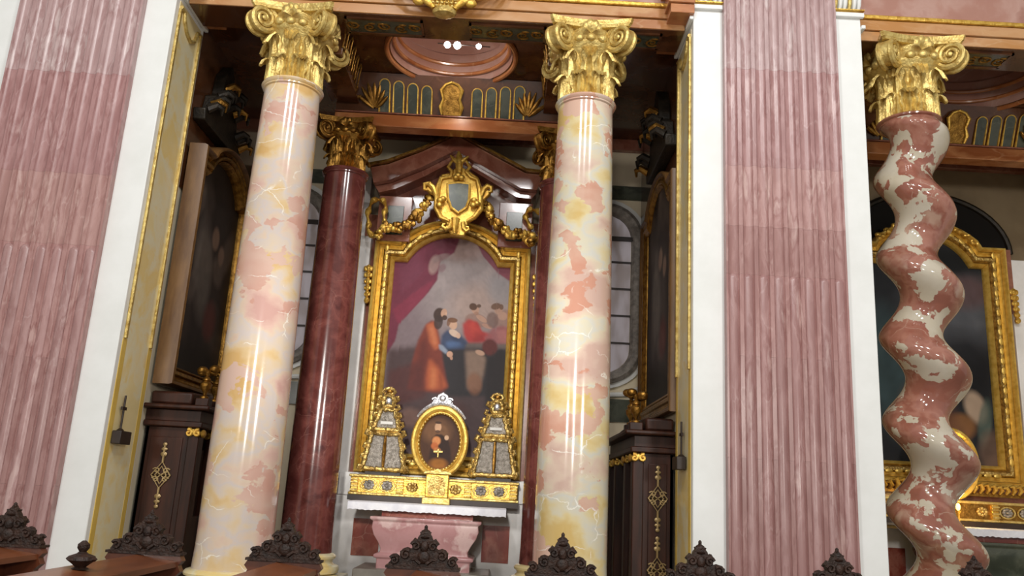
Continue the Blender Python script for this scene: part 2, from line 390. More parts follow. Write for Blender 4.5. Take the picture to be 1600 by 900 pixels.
# ------------------------------------------------------------------ piers with fluted pilasters
def pier(label, x0, x1, fx0, fx1, faces, joints, cable_top, tints):
    t = thing('fluted_pier', label, 'pier', (0, 0, 0), 'fluted marble piers')
    MB().box(x0, x1, 9.0, 9.9, 0, 9.2).build('core', 'stucco_white', t, bevel=0.01)
    N_ = 8; W = fx1 - fx0; pt = W / N_; yf = 8.90
    prof = [(fx0, 9.0), (fx0, yf)]
    for k in range(N_):
        a = fx0 + k * pt; prof.append((a + pt * 0.13, yf))
        for q in range(1, 8):
            an = pi * q / 8; prof.append((a + pt * (0.5 - 0.37 * cos(an)), yf + 0.038 * sin(an)))
        prof.append((a + pt * 0.87, yf))
    prof += [(fx1, yf), (fx1, 9.0)]
    zs = [0.5] + joints + [9.2]
    for i in range(len(zs) - 1):
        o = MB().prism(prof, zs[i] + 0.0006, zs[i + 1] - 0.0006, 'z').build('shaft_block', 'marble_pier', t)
        tt = tints[i % len(tints)]; o.color = (*tt, 1)  # the block's own tone; glare at the pier top is put into the topmost tint
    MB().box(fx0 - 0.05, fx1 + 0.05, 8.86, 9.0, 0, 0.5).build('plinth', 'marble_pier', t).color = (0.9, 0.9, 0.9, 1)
    rod = MB()
    r = pt * 0.34
    rod.lathe([(r, 0.0), (r, cable_top - 0.5 - r), (r * 0.85, cable_top - 0.5 - r * 0.5), (r * 0.5, cable_top - 0.5 - r * 0.13), (0.003, cable_top - 0.5)], 12)
    me = rod.mesh('flute_cable', 'marble_pier')
    for k in range(N_):
        o = share(me, 'flute_cable', t, (fx0 + (k + 0.5) * pt, yf + 0.045, 0.5), scale=(1, 0.75, 1)); v = 0.92 + 0.16 * random.random(); o.color = (v, v, v, 1)
    # gilded fluted necking over the white strips
    for (a, b_) in ((x0, fx0), (fx1, x1)):
        MB().box(a - 0.03, b_ + (0.03 if b_ == x1 else 0), 8.95, 9.0, 7.50, 7.56).build('necking_fillet', 'stucco_white', t, bevel=0.008)
        MB().box(a - 0.035, b_ + (0.035 if b_ == x1 else 0), 8.945, 9.0, 7.585, 7.60).build('necking_fillet', 'gilt', t)
        n = 6
        for k in range(n):
            xx = a + (k + 0.5) * (b_ - a) / n
            MB().tube([(xx, 8.985, 7.61), (xx, 8.955, 7.66), (xx, 8.94, 7.74), (xx, 8.93, 7.79)], [0.018, 0.024, 0.026, 0.015], 8).build('necking_tongue', 'stucco_white' if k % 3 else 'gilt_capital', t)
    # marbled panel on the side facing each chapel
    for sgn in faces:
        X = x1 if sgn > 0 else x0
        e = lambda d: X + sgn * d
        bx = lambda d, ya, yb, za, zb: MB().box(min(e(0), e(d)), max(e(0), e(d)), ya, yb, za, zb)
        bx(0.006, 9.10, 9.80, 0.5, 7.30).build('side_panel', 'marble_yellow', t)
        for ya, yb in ((9.09, 9.135), (9.765, 9.81)):
            bx(0.035, ya, yb, 3.1, 7.2).build('side_panel_trim', 'gilt_capital', t, bevel=0.008)
            bx(0.008, ya - 0.005, yb + 0.05, 0.5, 3.1).build('side_panel_border', 'border_ochre', t)
        # ogee top trim of the panel
        pts = [(e(0.02), 9.11, 7.22), (e(0.02), 9.22, 7.22), (e(0.02), 9.26, 7.12), (e(0.02), 9.36, 7.02), (e(0.02), 9.5, 6.98), (e(0.02), 9.62, 7.05), (e(0.02), 9.68, 7.2), (e(0.02), 9.79, 7.22)]
        MB().tube(pts, 0.026, 8).build('side_panel_crest', 'gilt_capital', t)
        bx(0.05, 8.97, 9.93, 7.36, 7.41).build('side_moulding', 'stucco_white', t, bevel=0.01)
    return t
zj = lambda y: at(1236, y, 8.9)[1]
zl = lambda y: at(90, y, 8.9)[1]
pier('broad fluted pink marble pier standing between the cream column and the twisted column', 2.02, 4.06, 2.37, 3.72, (-1, 1),
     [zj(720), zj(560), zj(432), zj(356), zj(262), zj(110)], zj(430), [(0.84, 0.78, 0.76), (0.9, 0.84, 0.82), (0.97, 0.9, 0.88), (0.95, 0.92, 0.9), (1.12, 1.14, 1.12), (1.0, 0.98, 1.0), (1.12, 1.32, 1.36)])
pier('fluted pink marble pier at the left edge, cut off by the frame', -6.48, -4.25, -6.06, -4.60, (1,),
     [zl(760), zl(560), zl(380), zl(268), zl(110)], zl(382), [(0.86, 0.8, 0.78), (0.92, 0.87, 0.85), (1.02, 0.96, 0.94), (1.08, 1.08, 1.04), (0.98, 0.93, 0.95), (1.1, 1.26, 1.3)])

# small dark crosses with a box on the piers' side panels
def wall_cross(label, X, sgn, y, z):
    t = thing('consecration_cross', label, 'cross', (X + sgn * 0.012, y, z), 'small crosses on the pier sides')
    MB().box(-0.05, 0.05, -0.13, 0.13, -0.07, 0.07).shift(sgn * 0.055, 0, 0).build('box', 'iron_dark', t, bevel=0.006)
    MB().tube([(sgn * 0.03, 0, 0.06), (sgn * 0.03, 0, 0.46)], 0.012, 8).build('stem', 'iron_dark', t)
    MB().box(-0.012, 0.012, -0.05, 0.05, 0.30, 0.335).shift(sgn * 0.03, 0, 0).build('crossbar', 'iron_dark', t)
    MB().lathe([(0.03, 0.06), (0.04, 0.08), (0.015, 0.1)], 10, (sgn * 0.03, 0, 0)).build('cup', 'iron_dark', t)
wall_cross('small dark cross on a box fixed to the leftmost pier, beside the wooden confessional', -4.25, 1, 9.30, 2.03)
wall_cross('small dark cross on a box fixed to the pier right of the cream column', 2.02, -1, 9.38, 2.09)

# ------------------------------------------------------------------ composite capital
def leaf_mesh(h, wd, r0, curl):
    def fn(u, v):
        x = (u - 0.5) * 2
        lob = 0.80 + 0.20 * abs(cos(v * pi * 3.5))
        wv = wd * (0.55 + 0.65 * sin(pi * min(1, v * 0.8 + 0.12))) * lob * (1 - 0.55 * max(0, v - 0.72) / 0.28)
        z = h * sin(min(v, 0.86) / 0.86 * pi / 2) if v < 0.86 else h * (1 - 0.75 * ((v - 0.86) / 0.14) ** 1.4 * 0.35)
        out = r0 + 0.015 + curl * max(0, (v - 0.35) / 0.65) ** 2.6 + 0.026 * cos(x * pi * 3) * (1 - 0.4 * v) - 0.03 * abs(x) ** 2 * (1 - v)
        a = x * wv / 2 / r0
        if v > 0.9: out += 0.02
        return (out * sin(a), -out * cos(a), z)
    return MB().grid(fn, 13, 15)
LEAF_LO = leaf_mesh(0.30, 0.25, 0.318, 0.075).mesh('leaf', 'gilt_capital')
LEAF_UP = leaf_mesh(0.60, 0.27, 0.312, 0.11).mesh('leaf', 'gilt_capital')
def volute_mb():
    m_ = MB(); n = 46; T = 2.4 * 2 * pi; R_ = 0.165
    disc = [(R_ * 0.92 * cos(2 * pi * k / 28), R_ * 0.92 * sin(2 * pi * k / 28)) for k in range(28)]
    m_.prism(disc, -0.06, 0.06, 'y')
    for s_ in (-1, 1):
        pts = []; rr = []
        for k in range(n):
            t = k / (n - 1); a = pi * 0.5 - s_ * 0 + T * t; r = R_ * (1 - t) ** 0.85 + 0.018
            pts.append((r * cos(a), s_ * (0.06 + 0.03 * t), r * sin(a))); rr.append(0.030 * (1 - t) + 0.013)
        m_.tube(pts, rr, 7)
        m_.ell((0, s_ * 0.09, 0), (0.035, 0.02, 0.035))
    # the band that feeds the scroll, running back towards the bell
    m_.tube([(0.0, 0, R_ * 1.02), (-0.10, 0, R_ * 0.92), (-0.2, 0, R_ * 0.45), (-0.27, 0, 0.0)], [0.055, 0.055, 0.05, 0.03], 8)
    return m_
VOL = volute_mb().mesh('volute', 'gilt_capital')
def shell_mb(w_, h_, d_):
    def fn(u, v):
        a = pi * (0.04 + 0.92 * u); r = v * (1 + 0.08 * abs(sin(a * 4.5)))
        return (w_ * r * cos(a), -d_ * (sin(pi * min(1, v * 0.75)) + 0.18 * abs(sin(a * 4.5)) * v) , h_ * r * sin(a))
    return MB().grid(fn, 37, 7)
FLEUR = shell_mb(0.12, 0.15, 0.07).mesh('fleuron', 'gilt_capital')
EGG = MB().ell((0, 0, 0), (0.06, 0.045, 0.05), 12, 8).mesh('egg', 'gilt_capital')
def capital(parent, z, sc=1.0, mat=None):
    """a composite capital of unit neck radius 0.33, height 0.94"""
    m_ = MB().lathe([(0.30, 0), (0.30, 0.15), (0.31, 0.42), (0.35, 0.56), (0.44, 0.63), (0.45, 0.66), (0.42, 0.70), (0.40, 0.86)], 40)
    cap = m_.build('capital', 'gilt_capital', parent); cap.location = (0, 0, z); cap.scale = (sc, sc, sc)
    for k in range(8):
        share(LEAF_LO, 'leaf', cap, (0, 0, 0), (0, 0, (k + 0.5) * pi / 4))
        share(LEAF_UP, 'leaf', cap, (0, 0, 0), (0, 0, k * pi / 4))
    for k in range(4):
        a = pi / 4 + k * pi / 2
        share(VOL, 'volute', cap, (0.54 * cos(a), 0.54 * sin(a), 0.71), (0, 0, a))
        b_ = k * pi / 2
        share(FLEUR, 'fleuron', cap, (0.42 * sin(b_), -0.42 * cos(b_), 0.76), (0, 0, b_))
        for q in (-0.32, 0, 0.32):
            share(EGG, 'egg', cap, (0.45 * sin(b_ + q), -0.45 * cos(b_ + q), 0.685), (0, 0, b_ + q))
    # abacus with hollow sides
    out = []
    for k in range(4):
        c0 = np.array([cos(-3 * pi / 4 + k * pi / 2), sin(-3 * pi / 4 + k * pi / 2)]) * 0.74
        c1 = np.array([cos(-pi / 4 + k * pi / 2), sin(-pi / 4 + k * pi / 2)]) * 0.74
        mid = (c0 + c1) / 2; inw = -mid / np.linalg.norm(mid)
        for q in range(10):
            t = 0.04 + 0.92 * q / 9; out.append(tuple(c0 * (1 - t) + c1 * t + inw * 0.10 * sin(pi * t)))
    ab = MB()
    for s0, s1, z0, z1 in ((0.93, 0.96, 0.855, 0.885), (0.97, 1.0, 0.885, 0.94)):
        ab.loops([[(x * 0.01, y * 0.01, z0) for x, y in out], [(x * s0, y * s0, z0) for x, y in out], [(x * s1, y * s1, z1) for x, y in out], [(x * 0.01, y * 0.01, z1) for x, y in out]])
    o = ab.build('abacus', 'gilt_capital', cap)
    return cap

def base_rings(parent, R_, z0, mat):
    MB().lathe([(R_ * 1.36, 0), (R_ * 1.36, 0.02)], 40, (0, 0, z0)).build('base_plinth', mat, parent)
    MB().lathe([(R_ * 1.2, 0.02), (R_ * 1.34, 0.04), (R_ * 1.38, 0.08), (R_ * 1.34, 0.12), (R_ * 1.2, 0.14)], 40, (0, 0, z0)).build('base_torus', mat, parent)
    MB().lathe([(R_ * 1.18, 0.14), (R_ * 1.1, 0.17), (R_ * 1.12, 0.2), (R_ * 1.2, 0.215), (R_ * 1.22, 0.24), (R_ * 1.16, 0.265), (R_ * 1.04, 0.28)], 40, (0, 0, z0)).build('base_scotia', mat, parent)

def column(label, x, y, z0, z1, rb, rt, mat, group, sc=1.0, ped=True, basemat='marble_yellow'):
    t = thing('marble_column', label, 'column', (x, y, 0.30), group)
    q = z0 - 0.30
    MB().box(-rb * 1.5, rb * 1.5, -rb * 1.5, rb * 1.5, 0, q - 0.28).build('pedestal', basemat, t, bevel=0.015)
    base_rings(t, rb, q - 0.28, basemat)
    h = z1 - z0; prof = []
    for k in range(25):
        s_ = k / 24; prof.append((rb - (rb - rt) * (s_ ** 1.7) if s_ > 0.0 else rb * 1.03, q + h * s_))
    MB().lathe(prof, 64).build('shaft', mat, t)
    MB().lathe([(rt * 1.0, -0.06), (rt * 1.06, -0.045), (rt * 1.06, -0.03), (rt * 1.1, -0.02), (rt * 1.13, 0.0), (rt * 1.1, 0.022), (rt * 1.0, 0.03)], 48, (0, 0, z1 - 0.30)).build('astragal', mat, t)
    cp = capital(t, z1 - 0.28, sc)
    if mat == 'marble_darkred':  # shadow on the rear capitals is put into their colour by darker gilding
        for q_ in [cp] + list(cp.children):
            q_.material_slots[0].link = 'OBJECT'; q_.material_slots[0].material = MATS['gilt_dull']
    return t
NECK = ZB - 0.96
column('cream and salmon marble column with gilded capital, left of the altar', -2.86, YC, 0.72, NECK, 0.405, 0.335, 'marble_warm_rosy', 'pale marble columns before the altar')
column('cream and salmon marble column with gilded capital, right of the altar', 0.79, YC, 0.72, NECK, 0.405, 0.335, 'marble_warm', 'pale marble columns before the altar')
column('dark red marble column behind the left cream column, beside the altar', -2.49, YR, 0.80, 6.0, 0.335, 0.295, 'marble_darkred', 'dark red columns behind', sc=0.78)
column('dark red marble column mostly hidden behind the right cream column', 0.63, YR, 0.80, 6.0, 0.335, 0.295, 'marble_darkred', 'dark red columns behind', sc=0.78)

# twisted column
def twisted():
    x, y = 4.82, YC
    t = thing('twisted_column', 'twisted red and grey marble column with gilded capital at the right', 'column', (x, y, 0.30))
    MB().box(-0.6, 0.6, -0.6, 0.6, 0, 0.14).build('pedestal', 'marble_yellow', t, bevel=0.015)
    base_rings(t, 0.42, 0.14, 'marble_yellow')
    ztop, zbot = NECK + 0.02 - 0.30, 0.42
    zL = [at(1372, q, y)[1] - 0.30 for q in (193, 286, 399, 513, 655, 802)]      # heights where it bulges to the left
    pitch = (zL[1] - zL[5]) / 4
    nz, na = 240, 48; v = []; f = []
    for j in range(nz):
        z = ztop + (zbot - ztop) * j / (nz - 1)
        ph = pi + 2 * pi * (zL[1] - z) / pitch
        e = min(1, (ztop - z) / 0.18) * min(1, (z - zbot) / 0.3); e = e * e * (3 - 2 * e)
        s_ = (ztop - z) / (ztop - zbot); A = (0.09 + 0.045 * s_) * e
        R_ = 0.332 + 0.024 * s_
        for k in range(na):
            a = 2 * pi * k / na
            rr = R_ * (1 + 0.05 * e * cos(a - ph))
            v.append((A * cos(ph) + rr * cos(a), A * sin(ph) + rr * sin(a), z))
    for j in range(nz - 1):
        for k in range(na): f.append((j * na + k, j * na + (k + 1) % na, (j + 1) * na + (k + 1) % na, (j + 1) * na + k))
    MB().add(v, f).build('shaft', 'marble_twist', t)
    MB().lathe([(0.315, -0.05), (0.345, -0.04), (0.345, -0.02), (0.37, -0.005), (0.375, 0.01), (0.355, 0.03), (0.315, 0.04)], 48, (0, 0, NECK - 0.30)).build('astragal', 'marble_redbrown', t)
    capital(t, NECK - 0.28, 1.02)
twisted()

# ------------------------------------------------------------------ entablature with shell, carved soffit
def scroll_pts(c, R_, turns, n, mirror=1, start=0.0, axis='y', off=0.0):
    pts = []
    for k in range(n):
        t = k / (n - 1); a = start + turns * 2 * pi * t; r = R_ * (1 - 0.85 * t)
        p = (mirror * r * cos(a), r * sin(a))
        pts.append((c[0] + p[0], c[1] + off, c[2] + p[1]) if axis == 'y' else (c[0] + p[0], c[1] + p[1], c[2] + off))
    return pts
def entab(label, x0, x1, soffit_panels):
    t = thing('entablature', label, 'entablature', (0, 0, ZB), 'entablatures over the columns')
    yf = 9.2
    MB().box(x0, x1, yf + 0.015, 9.72, -0.006, 0.0).build('soffit', 'marble_umber', t)
    MB().box(x0, x1, yf, 9.72, 0.0, 0.13).build('lower_fascia', 'marble_fascia', t, bevel=0.006)
    MB().box(x0, x1, yf - 0.03, 9.72, 0.135, 0.27).build('middle_fascia', 'marble_fascia', t, bevel=0.006)
    MB().box(x0, x1, yf - 0.06, 9.72, 0.275, 0.33).build('bead_moulding', 'gilt', t, bevel=0.012)
    MB().box(x0, x1, yf - 0.02, 9.72, 0.335, 0.95).build('frieze', 'marble_rose', t)
    MB().box(x0, x1, yf - 0.3, 9.72, 0.955, 1.2).build('cornice', 'marble_fascia', t, bevel=0.03)
    for (a, b_) in soffit_panels:
        MB().box(a, b_, yf + 0.12, 9.62, -0.018, -0.006).build('soffit_panel', 'marble_green', t)
        fr = MB()
        for q in ((a, b_, yf + 0.09, yf + 0.12), (a, b_, 9.62, 9.65), (a, a + 0.03, yf + 0.09, 9.65), (b_ - 0.03, b_, yf + 0.09, 9.65)): fr.box(*q, -0.03, -0.006)
        fr.build('soffit_frame', 'marble_umber', t)
        n = int((b_ - a) / 0.17)
        for k in range(n):
            xx = a + (k + 0.5) * (b_ - a) / n
            sg = 1 if k % 2 else -1
            m_ = MB().tube(scroll_pts((xx, 9.47 + 0.02 * sg, -0.022), 0.085, 1.4, 16, sg, sg * 0.6, 'z'), [0.016 - 0.0005 * i for i in range(16)], 6)
            m_.ell((xx + 0.03 * sg, 9.41, -0.02), (0.05, 0.02, 0.012), 8, 4)
            m_.build('soffit_scroll', 'gilt_dull', t)
    return t
entab('brown marble entablature spanning the middle chapel above the two cream columns', -4.19, 1.96, [(-2.28, -1.30), (-0.72, 0.25), (1.3, 1.7)])
entab('brown marble entablature above the twisted column at the upper right', 4.12, 8.6, [(5.4, 6.1), (6.5, 7.3)])
# blocks where the entablature breaks forward along each pier
for lab, xa, xb in (('brown marble architrave return on the leftmost pier', -4.25, -3.96), ('brown marble architrave return on the left side of the middle pier', 1.73, 2.02)):
    t = thing('architrave_return', lab, 'architrave', (0, 0, ZB + 0.07), 'architrave returns on the piers')
    sx = 1 if xa < 0 else -1
    lo, hi = xa, xb
    MB().box(lo, hi, 8.92, 9.92, 0.0, 0.12).build('lower_fascia', 'marble_brown', t, bevel=0.008)
    MB().box(lo - (0.03 if sx < 0 else 0), hi + (0.03 if sx > 0 else 0), 8.89, 9.92, 0.125, 0.3).build('upper_fascia', 'marble_brown', t, bevel=0.008)
    MB().box(lo - (0.08 if sx < 0 else 0), hi + (0.08 if sx > 0 else 0), 8.84, 9.92, 0.305, 0.9).build('frieze', 'marble_brown', t, bevel=0.008)

def shell_boss():
    xs, zs = at(695, 30, 9.1)
    t = thing('gilded_shell', 'gilded scallop shell boss at the middle of the upper entablature', 'shell ornament', (xs, 9.14, zs)); t.scale = (1.3, 1.0, 1.0)
    def fn(u, v):
        a = (u - 0.5) * 1.7; r = 0.11 + 0.52 * v
        rib = 0.02 * abs(sin(u * pi * 9)) * (0.4 + v)
        w_ = (0.10 + 0.50 * v ** 1.25)
        return (w_ * sin(a) / sin(0.85), -0.06 - 0.22 * sin(pi * (0.15 + 0.6 * v)) * cos(a) - rib, 0.03 + 0.62 * v * (1 - 0.12 * abs(a)))
    MB().grid(fn, 73, 14).build('shell', 'gilt', t)
    sc_ = MB()
    for j in range(8):
        for k in range(5 + (j % 2)):
            x = (k - (4 + j % 2) / 2) * (0.036 + 0.007 * j)
            sc_.ell((x, -0.22 - 0.013 * j, 0.07 + 0.036 * j), (0.016 + 0.003 * j, 0.016, 0.016), 8, 5)
    sc_.build('scales', 'gilt_capital', t)['kind'] = 'stuff'
    for s_ in (-1, 1):
        MB().tube([(s_ * 0.10, -0.2, 0.05), (s_ * 0.16, -0.22, 0.13), (s_ * 0.23, -0.2, 0.19), (s_ * 0.27, -0.19, 0.22), (s_ * 0.40, -0.18, 0.24), (s_ * 0.5, -0.16, 0.36), (s_ * 0.56, -0.16, 0.5)], [0.025, 0.05, 0.06, 0.035, 0.03, 0.045, 0.03], 10).build('side_leaf', 'gilt', t)
        MB().ell((s_ * 0.24, -0.2, 0.13), (0.06, 0.05, 0.055), 10, 6).build('leaf_curl', 'gilt', t)
    MB().lathe([(0.05, -0.03), (0.10, -0.01), (0.115, 0.02), (0.10, 0.06)], 18, (0, -0.15, 0)).build('lip', 'gilt_capital', t)
shell_boss()

# ------------------------------------------------------------------ canopy behind: rear beam, fluted cove, side beams
def canopy(label, xc, half, hy, g, ext=0.35):
    t = thing('canopy_cove', label, 'cove', (xc, hy, 6.74), g)
    MB().box(-half - ext, half + ext, -0.12, 0.12, 0.0, 0.19).build('rear_beam', 'marble_brown', t, bevel=0.01)
    MB().box(-half - ext, half + ext, -0.14, 0.12, 0.195, 0.215).build('beam_fillet', 'marble_redbrown', t, bevel=0.006)
    MB().prism([(-0.05, 0.22), (0.25, 0.22), (0.25, 0.75), (-0.30, 0.75)], -half - ext, half + ext, 'x').build('cove', 'marble_umber', t, smooth=False)
    # tall round-headed green flutes with gilt rims, leaning outwards with the cove
    def P(x, h): return (x, -0.075 - 0.4717 * h, 0.23 + h)
    slots = [(-0.98 + 0.205 * k) for k in range(4)] + [0.37 + 0.205 * k for k in range(4)]
    for xx in slots:
        m_ = MB(); wv = 0.072
        hh = 0.27 + 0.10 * abs(xx)
        out = [(-wv, 0)] + [(-wv * cos(a), hh + wv * sin(a)) for a in [pi * q / 8 for q in range(9)]] + [(wv, 0)]
        v = []
        for a, h in out:
            p = P(xx + a, h); v.append((p[0], p[1] + 0.0, p[2]))
        v2 = [(a, b_ + 0.05, c) for a, b_, c in v]; n = len(v)
        m_.add(v + v2, [tuple(range(n)), tuple(range(2 * n - 1, n - 1, -1))] + [(i, i + n, (i + 1) % n + n, (i + 1) % n) for i in range(n)])
        fl = m_.build('flute_panel', 'marble_green', t, smooth=False)
        MB().tube([P(xx + a * 1.05, h) for a, h in out], [0.017] + [0.009] * (len(out) - 2) + [0.017], 6).build('gilt_rim', 'gilt', fl)
    sh = MB(); 
    out = [(-0.13, 0.0), (-0.15, 0.12), (-0.11, 0.22), (-0.13, 0.33), (-0.06, 0.38), (0, 0.40), (0.06, 0.38), (0.13, 0.33), (0.11, 0.22), (0.15, 0.12), (0.13, 0.0)]
    v = [P(a, h) for a, h in out]; v = [(a, b_ - 0.04, c) for a, b_, c in v]; v2 = [(a, b_ + 0.08, c) for a, b_, c in v]; n = len(v)
    sh.add(v + v2, [tuple(range(n)), tuple(range(2 * n - 1, n - 1, -1))] + [(i, i + n, (i + 1) % n + n, (i + 1) % n) for i in range(n)])
    shd = sh.build('shield', 'gilt_dull', t, smooth=False)
    for s_ in (-1, 1):
        MB().tube([(s_ * a, P(0, h)[1] - 0.05, 0.23 + h) for a, h in ((0.13, 0.0), (0.155, 0.1), (0.12, 0.2), (0.15, 0.32), (0.09, 0.39), (0.0, 0.42))], [0.02, 0.03, 0.02, 0.03, 0.02, 0.02], 7).build('shield_scroll', 'gilt', shd)
        lf = MB()
        for q in range(7):
            a = radians(28 + 19 * q); L = 0.42 - 0.02 * q
            c0 = np.array(P(s_ * 1.16, 0.02)); 
            lf.tube([(c0[0] + s_ * (r * cos(a) * 0.75 - 0.05), c0[1] - 0.05 - 0.35 * r * sin(a), c0[2] + r * sin(a)) for r in (0.03, L * 0.4, L * 0.8, L)], [0.012, 0.035, 0.03, 0.01], 7)
        lf.build('corner_leaves', 'gilt_dull', t)
    # side coves running forward to the front columns
    for s_ in (-1, 1):
        MB().box(min(s_ * half, s_ * (half + 0.42)), max(s_ * half, s_ * (half + 0.42)), -1.55, -0.15, 0.32, 0.74).build('side_beam', 'marble_umber', t, bevel=0.01)
        for k in range(5):
            yy = -0.55 - 0.24 * k
            MB().tube([(s_ * (half - 0.01), yy - 0.07, 0.40), (s_ * (half - 0.03), yy - 0.07, 0.62), (s_ * (half - 0.05), yy - 0.04, 0.71), (s_ * (half - 0.05), yy, 0.735), (s_ * (half - 0.05), yy + 0.04, 0.71), (s_ * (half - 0.03), yy + 0.07, 0.62), (s_ * (half - 0.01), yy + 0.07, 0.40)], 0.012, 6).build('gilt_rim', 'gilt_dull', t)
    return t
canopy('dark cove of green flutes and gilt leaves above the altar', XA, 1.34, YR, 'canopy coves')
canopy('dark cove of green flutes behind the twisted column capital', XB, 1.34, YR, 'canopy coves', 0.92)

# small spotlights on a rod below the dome
AX_ = -0.945
def spots():
    t = thing('spotlight_bar', 'thin rod with three glowing spotlights below the dome', 'lamp', (XA, 10.3, 7.6))
    x0, z0 = at(684, 68, 10.3); x1, z1 = at(766, 73, 10.3)
    MB().tube([(x0 - XA, 0, 0.012), (x1 - XA, 0, 0.0)], 0.008, 6).build('rod', 'iron_dark', t)
    MB().tube([(0.13, 0, 0.0), (0.13, 0, 0.6)], 0.008, 6).build('hanger', 'iron_dark', t)
    for px, py, r in ((699, 70, 0.044), (714.5, 71, 0.05), (748, 72.5, 0.036)):
        x, z = at(px, py, 10.3)
        h = MB().lathe([(r * 0.6, 0.05), (r * 1.15, 0.03), (r * 1.2, 0.0)], 14, (x - XA, 0.03, z - 7.6), cap=True).build('lamp_housing', 'iron_dark', t)
        MB().ell((x - XA, 0, z - 7.6), r, 12, 8).build('bulb', 'lamp_glow', h)
    l = bpy.data.lights.new('spotlight_bar_light', 'POINT'); l.energy = 12; l.color = (1, 0.93, 0.85); l.shadow_soft_size = 0.08
    o = bpy.data.objects.new('spotlight_bar_light', l); COL.objects.link(o); o.location = (XA + 0.1, 10.3, 7.45)
    l = bpy.data.lights.new('spotlight_bar_beam', 'SPOT'); l.energy = 90; l.color = (1, 0.95, 0.88); l.spot_size = radians(66); l.spot_blend = 0.9; l.shadow_soft_size = 0.06
    o = bpy.data.objects.new('spotlight_bar_beam', l); COL.objects.link(o); o.location = (XA + 0.1, 10.36, 7.4)
    o.rotation_euler = (Vector((AX_, 12.4, 3.9)) - o.location).to_track_quat('-Z', 'Y').to_euler()
spots()

# ------------------------------------------------------------------ paintings: a canvas whose pigment is laid on in brush layers
def blur(a, k):
    for _ in range(2):
        for ax in (0, 1):
            c = np.cumsum(np.pad(a, [(k + 1, k) if i == ax else (0, 0) for i in range(2)], mode='edge'), axis=ax)
            a = (np.take(c, range(2 * k + 1, c.shape[ax]), axis=ax) - np.take(c, range(0, c.shape[ax] - 2 * k - 1), axis=ax)) / (2 * k + 1)
    return a
class Canvas:
    """pigment on an nu x nv raster; strokes are given in any 2-D chart xy(u,v)"""
    def __init__(s, PX, PY, base):
        s.X, s.Y = PX, PY; s.c = np.zeros(PX.shape + (3,)); s.c[:] = s2l(base)
    def lay(s, mask, col, op=1.0):
        mk = np.clip(mask * op, 0, 1)[..., None]; s.c = s.c * (1 - mk) + np.array(s2l(col)) * mk
    def poly(s, pts, col, op=1.0, soft=2):
        x, y = s.X, s.Y; ins = np.zeros(x.shape, bool); n = len(pts)
        for i in range(n):
            (x1, y1), (x2, y2) = pts[i], pts[(i + 1) % n]
            if y1 == y2: continue
            ins ^= ((y1 > y) != (y2 > y)) & (x < (x2 - x1) * (y - y1) / (y2 - y1) + x1)
        s.lay(blur(ins.astype(float), max(1, soft - 1)), col, op)
    def blob(s, cx, cy, rx, ry, col, op=1.0, rot=0.0, hard=4.0):
        hard = hard * 1.5
        a = radians(rot); dx, dy = s.X - cx, s.Y - cy
        q = ((dx * cos(a) + dy * sin(a)) / rx) ** 2 + ((-dx * sin(a) + dy * cos(a)) / ry) ** 2
        s.lay(np.clip((1.0 - np.sqrt(q)) * hard + 0.5, 0, 1), col, op)
    def mottle(s, amt, seed):
        rng = np.random.default_rng(seed); nz = blur(rng.random(s.X.shape), 2) + blur(rng.random(s.X.shape), 6)
        nz = (nz - nz.mean()) / nz.std(); s.c = np.clip(s.c * (1 + amt * nz[..., None]), 0, 1)
def canvas_mesh(name, P3, cols, parent):
    nv, nu = cols.shape[:2]
    v = P3.reshape(-1, 3); f = [(j * nu + i, j * nu + i + 1, (j + 1) * nu + i + 1, (j + 1) * nu + i) for j in range(nv - 1) for i in range(nu - 1)]
    me = bpy.data.meshes.new(name); me.from_pydata([tuple(p) for p in v], [], f); me.update()
    at_ = me.color_attributes.new('Col', 'FLOAT_COLOR', 'POINT')
    at_.data.foreach_set('color', np.concatenate([cols.reshape(-1, 3), np.ones((nu * nv, 1))], 1).astype(np.float32).ravel())
    me.materials.append(MATS['canvas'])
    o = bpy.data.objects.new(name, me); COL.objects.link(o); o.parent = parent
    return o

# frame outline: shoulders and a round head; outer and inner loops share their point count
def frame_loops(W, Z0, ZS, sh, ZT, w_, wi, ZSi, shi, ZTi, Z0i):
    def half(W, Z0, ZS, sh, ZT):
        # circle through (sh, ZS + step) and (0, ZT)
        st = 0.10
        pts = [(W, Z0), (W, (Z0 + ZS) / 2), (W, ZS), ((W + sh) / 2, ZS), (sh, ZS), (sh - 0.06, ZS + st)]
        h = ZT - ZS - st; c = sh - 0.06; R_ = (c * c + h * h) / (2 * h); zc = ZT - R_; a0 = math.atan2(ZS + st - zc, c)
        for k in range(1, 11):
            a = a0 + (pi / 2 - a0) * k / 10; pts.append((R_ * cos(a), zc + R_ * sin(a)))
        return pts
    def full(h): return h + [(-x, z) for x, z in h[-2::-1]] + []
    return full(half(W, Z0, ZS, sh, ZT)), full(half(wi, Z0i, ZSi, shi, ZTi))
OUT, INN = frame_loops(1.21, 0.0, 3.52, 0.84, 3.90, 0.3, 0.90, 3.22, 0.70, 3.66, 0.30)
STUD = MB().ell((0, 0, 0), (0.032, 0.011, 0.058), 8, 5).mesh('leaf_stud', 'gilt_frame')
